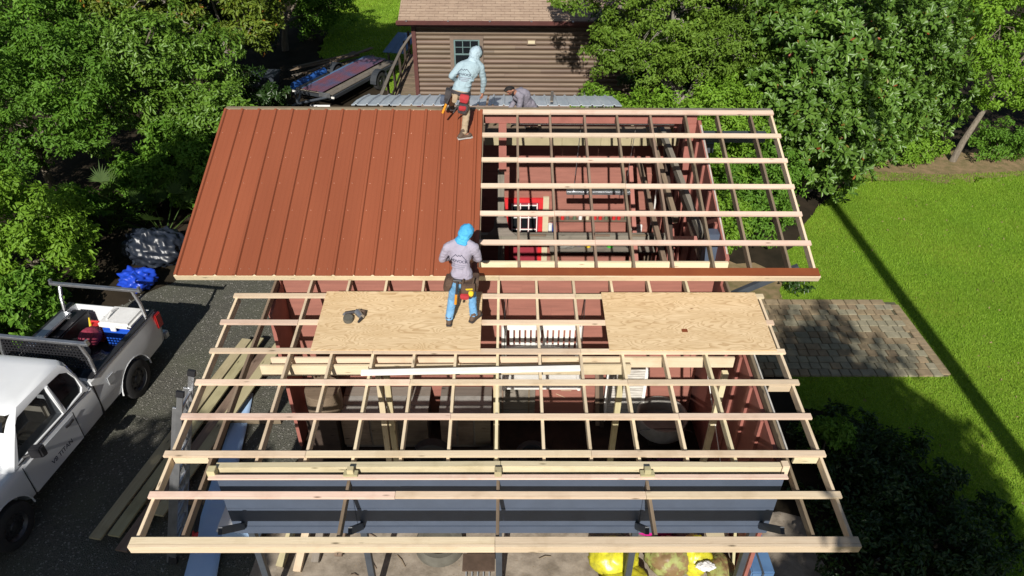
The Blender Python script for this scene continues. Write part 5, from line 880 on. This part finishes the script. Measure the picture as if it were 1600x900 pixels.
pouch(bl_, m, (.09, -.165, -.06), (.16, .08, .15), 'tool_red'); pouch(bl_, m, (.10, -.165, -.24), (.18, .10, .19), 'leather_dark'); pouch(bl_, m, (.09, -.225, -.22), (.13, .04, .09), 'tool_red', 'red_tool', .2); pouch(bl_, m, (-.20, -.02, -.14), (.11, .2, .28), 'leather_dark'); pouch(bl_, m, (-.28, -.06, -.20), (.08, .1, .16), 'slate_paint', 'grey_pouch'); pouch(bl_, m, (-.07, -.15, -.10), (.09, .04, .16), 'khaki', 'side_pouch')
hm_ = obj('hammer', MB().tube([m @ Vector((-.15, -.16, -.05)), m @ Vector((-.2, -.17, -.24))], .014, 8), 'leather_dark', bl_); obj('hammer_grip', MB().tube([m @ Vector((-.2, -.17, -.22)), m @ Vector((-.235, -.17, -.40))], .021, 8), 'orange_plastic', hm_)
obj('strap_end', MB().tube([m @ Vector((.0, -.16, -.2)), m @ Vector((-.05, -.17, -.36))], .012, 6), 'leather_dark', bl_)
# worker bending down behind the ridge
J3 = dict(toeR=(0.52, 4.98, 4.205), anR=(0.62, 4.98, 4.26), knR=(0.42, 4.88, 4.48), hipR=(0.6, 4.94, 4.56), toeL=(0.5, 5.12, 4.205), anL=(0.6, 5.12, 4.26), knL=(0.45, 5.06, 4.5), hipL=(0.58, 5.08, 4.58), pel=(0.59, 5.01, 4.6), waist=(0.51, 4.95, 4.74), chest=(0.4, 4.85, 4.94), neck=(0.25, 4.76, 5.04), head=(0.135, 4.66, 5.135), shL=(0.36, 4.98, 5.01), elL=(0.22, 4.98, 4.76), wrL=(0.1, 4.9, 4.6), hdL=(0.06, 4.85, 4.54), shR=(0.36, 4.72, 4.98), elR=(0.32, 4.66, 4.71), wrR=(0.18, 4.66, 4.56), hdR=(0.12, 4.68, 4.5))
T, sh_, J = person('dark haired bearded worker in grey shirt bending down behind the ridge', (.5, 5.0, 4.155), J3, 'shirt_grey', 'dark_pants', None, (-.55, -.75, -.35))
# ------------------------------------------------------------ trees and shrubs
tree('shrub_tree', 'bright green leafy shrub tree closest behind the truck rack', 'tree', (-11.4, 5.2, 0), [((-12.4, 5.2, 2.0), (1.4, 1.1, 1.3)), ((-11.0, 5.0, 2.0), (1.1, .9, .95)), ((-10.4, 4.9, 1.1), (.75, .7, .8)), ((-12.2, 4.4, .9), (1.0, .8, .9))], 'leaf_bright', 0.119, 5, 85, .25, 11, .07, twigs=14)
tree('leafy_tree', 'mid green tree at the left picture edge above the shrub', 'tree', (-13.4, 9.6, 0), [((-13.6, 9.2, 3.6), (2.0, 1.6, 1.8)), ((-12.3, 8.6, 2.6), (1.5, 1.2, 1.2)), ((-14.6, 8.6, 2.0), (1.8, 1.4, 1.6)), ((-12.0, 10.0, 3.8), (1.3, 1.3, 1.2))], 'leaf_mid', 0.119, 5, 85, .25, 12, .13, twigs=34)
tree('laurel_tree', 'glossy laurel tree in the middle of the left woods', 'tree', (-10.6, 12.2, 0), [((-10.9, 11.8, 3.4), (1.9, 1.5, 1.6)), ((-9.6, 12.4, 3.0), (1.3, 1.3, 1.3)), ((-11.6, 11.0, 2.2), (1.5, 1.2, 1.2)), ((-9.8, 11.2, 1.8), (1.1, 1.0, 1.0)), ((-8.3, 10.6, 2.1), (.9, .9, .9))], 'leaf_laurel', 0.153, 4, 80, .31, 13, .14, twigs=30, wid=.42)
tree('moss_tree', 'yellowish tree with bare hanging twigs near the top left', 'tree', (-10.0, 16.8, 0), [((-9.9, 15.8, 4.3), (1.9, 1.4, 1.2)), ((-11.8, 16.0, 4.4), (1.8, 1.4, 1.4)), ((-8.6, 15.6, 3.5), (1.0, 1.0, .9))], 'leaf_yellow', 0.153, 4, 80, .31, 14, .16, twigs=110, bark='twig')
tree('tall_tree', 'dark green tree at the far top left corner', 'tree', (-17.5, 17.5, 0), [((-17.5, 16.5, 4.4), (2.6, 1.8, 2.0)), ((-15.0, 16.8, 4.4), (1.9, 1.6, 1.6)), ((-15.5, 13.8, 3.0), (1.9, 1.4, 1.8)), ((-19.5, 20, 4.6), (2.6, 2, 2.4))], 'leaf_mid', 0.142, 4, 80, .31, 15, .18, twigs=20)
tree('back_tree', 'light green tree left of the shaded grass beyond the trailer', 'tree', (-10.4, 24.5, 0), [((-9.8, 23.6, 3.3), (1.9, 1.5, 1.4)), ((-12.3, 23.0, 3.6), (2.0, 1.5, 1.8)), ((-8.6, 25.2, 3.0), (1.2, 1.2, 1.1)), ((-9.2, 27, 1.2), (1.6, 1.4, 1.3))], 'leaf_mid', 0.142, 4, 80, .31, 16, .15, twigs=30)
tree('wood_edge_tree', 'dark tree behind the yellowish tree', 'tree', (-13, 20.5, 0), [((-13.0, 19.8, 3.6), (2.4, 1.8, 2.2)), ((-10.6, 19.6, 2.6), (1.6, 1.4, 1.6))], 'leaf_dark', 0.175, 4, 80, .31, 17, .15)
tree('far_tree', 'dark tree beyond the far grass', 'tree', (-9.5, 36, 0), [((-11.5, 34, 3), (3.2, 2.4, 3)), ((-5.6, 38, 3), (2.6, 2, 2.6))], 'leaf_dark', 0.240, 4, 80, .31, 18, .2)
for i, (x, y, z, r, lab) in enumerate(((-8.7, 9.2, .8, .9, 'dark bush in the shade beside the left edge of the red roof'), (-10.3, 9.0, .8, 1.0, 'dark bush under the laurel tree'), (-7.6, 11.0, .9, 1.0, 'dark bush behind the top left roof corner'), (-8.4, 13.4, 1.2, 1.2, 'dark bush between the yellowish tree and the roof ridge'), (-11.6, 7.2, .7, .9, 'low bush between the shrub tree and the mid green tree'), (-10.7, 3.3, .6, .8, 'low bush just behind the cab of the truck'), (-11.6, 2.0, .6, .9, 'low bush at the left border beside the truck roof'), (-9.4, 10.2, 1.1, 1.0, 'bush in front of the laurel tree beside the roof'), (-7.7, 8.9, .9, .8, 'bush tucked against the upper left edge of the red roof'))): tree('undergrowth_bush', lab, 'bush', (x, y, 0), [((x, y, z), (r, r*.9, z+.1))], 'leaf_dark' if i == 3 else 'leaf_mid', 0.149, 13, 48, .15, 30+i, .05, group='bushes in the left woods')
def palmetto(x, y, h, seed, lab):
    rg = random.Random(seed); t = thing('palmetto', lab, 'palmetto', (x, y, 0), 0, 'palmettos in the left woods'); st = MB(); P = []; F = []
    for k in range(9):
        a = rg.uniform(0, 6.28); el = rg.uniform(.5, 1.2); d = Vector((math.cos(a)*math.cos(el), math.sin(a)*math.cos(el), math.sin(el))); tip = Vector((x, y, .1))+d*h*rg.uniform(.7, 1); st.tube([(x, y, 0), tip], [.02, .01], 5); sd = d.cross(Vector((0, 0, 1))).normalized(); nn = sd.cross(d)
        for j in range(17):
            b = (j-8)/8*1.35; dd = (d*math.cos(b)+sd*math.sin(b)); l = rg.uniform(.45, .7)*(1-.25*abs(b)); i = len(P); pe = dd.cross(nn).normalized()*.022; e = tip+dd*l-Vector((0, 0, .12*l)); mid = tip+dd*l*.5; P += [tuple(tip), tuple(mid+pe), tuple(e), tuple(mid-pe)]; F.append((i, i+1, i+2, i+3))
    obj('fronds', npmesh('fronds', P, F, 'leaf_palm'), None, t); obj('stems', st, 'leaf_palm', t)
for i, (x, y, h, lab) in enumerate(((-10.1, 8.0, 1.9, 'palmetto with pale fan leaves nearest the middle of the left woods'), (-8.3, 8.3, 1.5, 'palmetto beside the left roof edge'), (-9.3, 7.4, 1.2, 'low palmetto above the black sheeting'), (-10.9, 7.6, 1.6, 'palmetto left of the two others in the dark woods'))): palmetto(x, y, h, 90+i, lab)
# right side
tree('dark_backing_tree', 'dark leaved backing tree added behind the live oak and the magnolia', 'tree', (6.5, 13.2, 0), [((6.0, 12.9, 3.4), (2.6, 1.2, 2.2)), ((9.0, 12.8, 3.6), (2.4, 1.3, 2.4)), ((11.2, 13.8, 4.2), (2, 1.2, 2))], 'leaf_dark', .14, 4, 80, .31, 46, .16)  # shade is put into the leaf colour of this added backing tree
tree('live_oak', 'olive green live oak overhanging the right end of the log house', 'tree', (6.0, 11.8, 0), [((4.6, 10.8, 5.2), (2.2, 1.5, 1.5)), ((2.6, 11.0, 6.0), (1.5, 1.3, 1.0)), ((6.8, 11.0, 5.6), (1.8, 1.5, 1.4)), ((3.6, 10.2, 4.2), (1.3, 1.0, .8)), ((5.8, 10.0, 4.2), (1.6, 1.0, .9))], 'leaf_oak', 0.101, 7.5, 80, .24, 41, .2, twigs=150, bark='twig')
tree('ridge_bush', 'round bright bush right behind the roof ridge', 'bush', (3.6, 8.2, 0), [((3.0, 8.0, 3.2), (1.1, .9, .9)), ((4.3, 7.8, 3.2), (1.2, .9, .9)), ((5.6, 8.0, 3.3), (1.1, .9, .9)), ((3.6, 8.4, 1.6), (1.6, 1, 1.6))], 'leaf_bright', 0.101, 5, 85, .25, 42, .08, twigs=20)
tree('magnolia', 'large magnolia with glossy leaves and reddish buds right of the roof', 'tree', (9.4, 10.4, 0), [((8.2, 9.4, 4.6), (1.8, 1.4, 1.5)), ((10.2, 10.0, 4.3), (1.9, 1.5, 1.6)), ((8.6, 8.6, 2.6), (1.6, 1.2, 1.4)), ((9.5, 9.4, 1.5), (1.0, 1.0, 1.2)), ((7.4, 8.6, 3.4), (1.0, 1.0, 1.0)), ((10.9, 10.6, 2.6), (1.2, 1.1, 1.5))], 'leaf_magnolia', .175, 30, 11, .1, 43, .17, rosette=True, twigs=30, wid=.42)
tree('dark_magnolia', 'darker tree between the magnolia and the bright tree', 'tree', (12.6, 13, 0), [((12.4, 12.6, 3.6), (1.7, 1.3, 1.7)), ((13.4, 12.6, 2.0), (1.4, 1.0, 1.3)), ((12.0, 12.2, 1.4), (1.1, 1.0, 1.3))], 'leaf_magnolia', 0.205, 17, 10, .1, 44, .14, rosette=True, wid=.42)
tree('bright_tree', 'bright yellow green tree with leaning pale trunk at the right edge', 'tree', (15.0, 12.5, 0), [((15.6, 13.6, 4.2), (1.9, 1.3, 1.4)), ((17.6, 14.0, 4.6), (2.0, 1.5, 1.7)), ((15.6, 13.0, 2.9), (1.3, .9, .8)), ((18.6, 13.6, 2.8), (1.4, 1.1, 1.2)), ((16.3, 12.9, 2.1), (1.0, .7, .7)), ((13.9, 14.4, 4.8), (1.3, 1.2, 1.2))], 'leaf_bright', 0.119, 5, 85, .25, 45, .10, twigs=50, bark='bark', path=[(15.0, 12.45, -.1), (15.15, 12.5, .7), (15.55, 12.75, 1.5), (16.1, 13.2, 2.4)])
for i, (x, y, z, r, m, lab) in enumerate(((11.4, 12.2, .6, .8, 'leaf_mid', 'low bush at the lawn edge under the dark tree'), (12.9, 12.3, .5, .8, 'leaf_bright', 'low bush at the lawn edge left of the leaning trunk'), (14.0, 12.5, .5, .7, 'leaf_bright', 'small bush just left of the leaning trunk'), (16.4, 12.7, .6, .9, 'leaf_mid', 'low bush just right of the leaning trunk'), (17.9, 12.7, .6, .9, 'leaf_mid', 'low bush at the lawn edge near the right border'), (19.3, 13.2, .8, 1.1, 'leaf_mid', 'low bush at the right picture border'))): tree('lawn_edge_bush', lab, 'bush', (x, y, 0), [((x, y, z), (r, r*.7, z+.1))], m, 0.103, 13, 48, .15, 60+i, .03, group='bushes along the lawn edge')
for i, (x, y, z, r, m, lab) in enumerate(((5.5, 6.3, .9, .75, 'leaf_bright', 'bush under the open overhang nearest the corner post'), (6.4, 7.0, 1.2, .9, 'leaf_mid', 'bush under the middle of the open overhang'), (5.7, 7.9, 1.5, 1.0, 'leaf_bright', 'taller bush under the far part of the open overhang'), (7.2, 8.2, 1.3, 1.0, 'leaf_mid', 'bush between the overhang and the magnolia'), (5.0, 6.9, 1.2, .8, 'leaf_mid', 'bush against the right workshop wall'), (6.2, 9.6, 2.0, 1.2, 'leaf_bright', 'tall bush behind the overhang below the oak'))): tree('overhang_bush', lab, 'bush', (x, y, 0), [((x, y, z), (r, r*.85, z+.15))], m, 0.098, 13, 48, .15, 70+i, .04, group='bushes below the open overhang')
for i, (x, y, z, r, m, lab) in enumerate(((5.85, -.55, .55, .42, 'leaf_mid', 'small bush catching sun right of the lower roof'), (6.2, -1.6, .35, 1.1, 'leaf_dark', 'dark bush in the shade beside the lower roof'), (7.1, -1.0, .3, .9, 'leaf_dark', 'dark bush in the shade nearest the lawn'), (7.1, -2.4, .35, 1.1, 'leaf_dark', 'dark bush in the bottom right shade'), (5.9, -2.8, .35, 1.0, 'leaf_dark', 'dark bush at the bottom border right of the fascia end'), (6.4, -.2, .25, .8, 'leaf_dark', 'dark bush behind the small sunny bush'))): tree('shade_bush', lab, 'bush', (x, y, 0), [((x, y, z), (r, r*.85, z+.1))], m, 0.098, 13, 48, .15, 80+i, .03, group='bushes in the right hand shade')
tree('patio_bush', 'small dark bush at the back corner of the patio', 'bush', (7.25, 4.95, 0), [((7.25, 4.95, .25), (.3, .25, .28))], 'leaf_dark', 0.092, 13, 48, .15, 88, .02)
# trees behind the viewpoint: their shade lies on the drive, the patio and the lawn
tree('shade_tree', 'tree behind the viewpoint that shades the truck and drive', 'tree', (-8.5, -15, 0), [((-8.5, -14.5, 7.0), (2.5, 1.6, 2.35)), ((-10.8, -14.5, 6.6), (2.2, 1.6, 2.4)), ((-6.7, -14.3, 7.3), (1.4, 1.3, 2.2))], 'leaf_mid', .30, 9, 60, .5, 101, .25, hole=-.7)
tree('shade_tree', 'tree behind the viewpoint that shades the patio and lawn', 'tree', (5.8, -15, 0), [((5.0, -14.5, 9.4), (1.6, 1.4, 2.8)), ((5.9, -14.4, 8.3), (1.45, 1.5, 2.7)), ((5.6, -14, 5.2), (1.8, 1.6, 2.4))], 'leaf_mid', .30, 3.6, 55, .48, 102, .25, hole=-.4)
tree('woods_tree', 'tall tree whose high crown shades the trailer and far grass', 'tree', (-11.6, 17.6, 0), [((-7.3, 14.8, 7.6), (2.0, 1.6, 1.5)), ((-6.2, 13.4, 6.9), (1.3, 1.2, 1.1)), ((-5.6, 16.0, 8.6), (1.5, 1.5, 1.4)), ((-9, 13.5, 7.4), (1.6, 1.3, 1.3)), ((-5.0, 18.6, 7.4), (1.4, 1.4, 1.2))], 'leaf_mid', .26, 5, 60, .45, 105, .12, bark='pine_bark', hole=-.8)
tree('woods_tree', 'tree outside the left border that shades the woods floor', 'tree', (-10.6, 1.0, 0), [((-9.9, 1.5, 6.2), (1.0, 1.2, 1.0))], 'leaf_mid', .30, 3, 60, .5, 103, .15, hole=-.8)
PT = thing('tall_pine', 'tall leaning pine behind the viewpoint with its trunk shadow on the lawn', 'tree', (9.36, -10, 0)); obj('trunk', MB().tube([(9.36-.117*h, -10, h) for h in (0, 4, 8, 12, 16, 20, 23)], [.22, .20, .185, .17, .15, .12, .08], 12), 'pine_bark', PT, smooth=True)
Pn, Nn, D, Ln, Wd, P = crown([((6.7, -10, 22), (1.6, 1.6, 1.6)), ((7.4, -10.5, 20.5), (1.2, 1.2, .7))], 12, 10, .25, .25, 104); obj('crown', leaf_mesh('crown', Pn, Nn, D, Ln, Wd, 'leaf_dark'), None, PT)
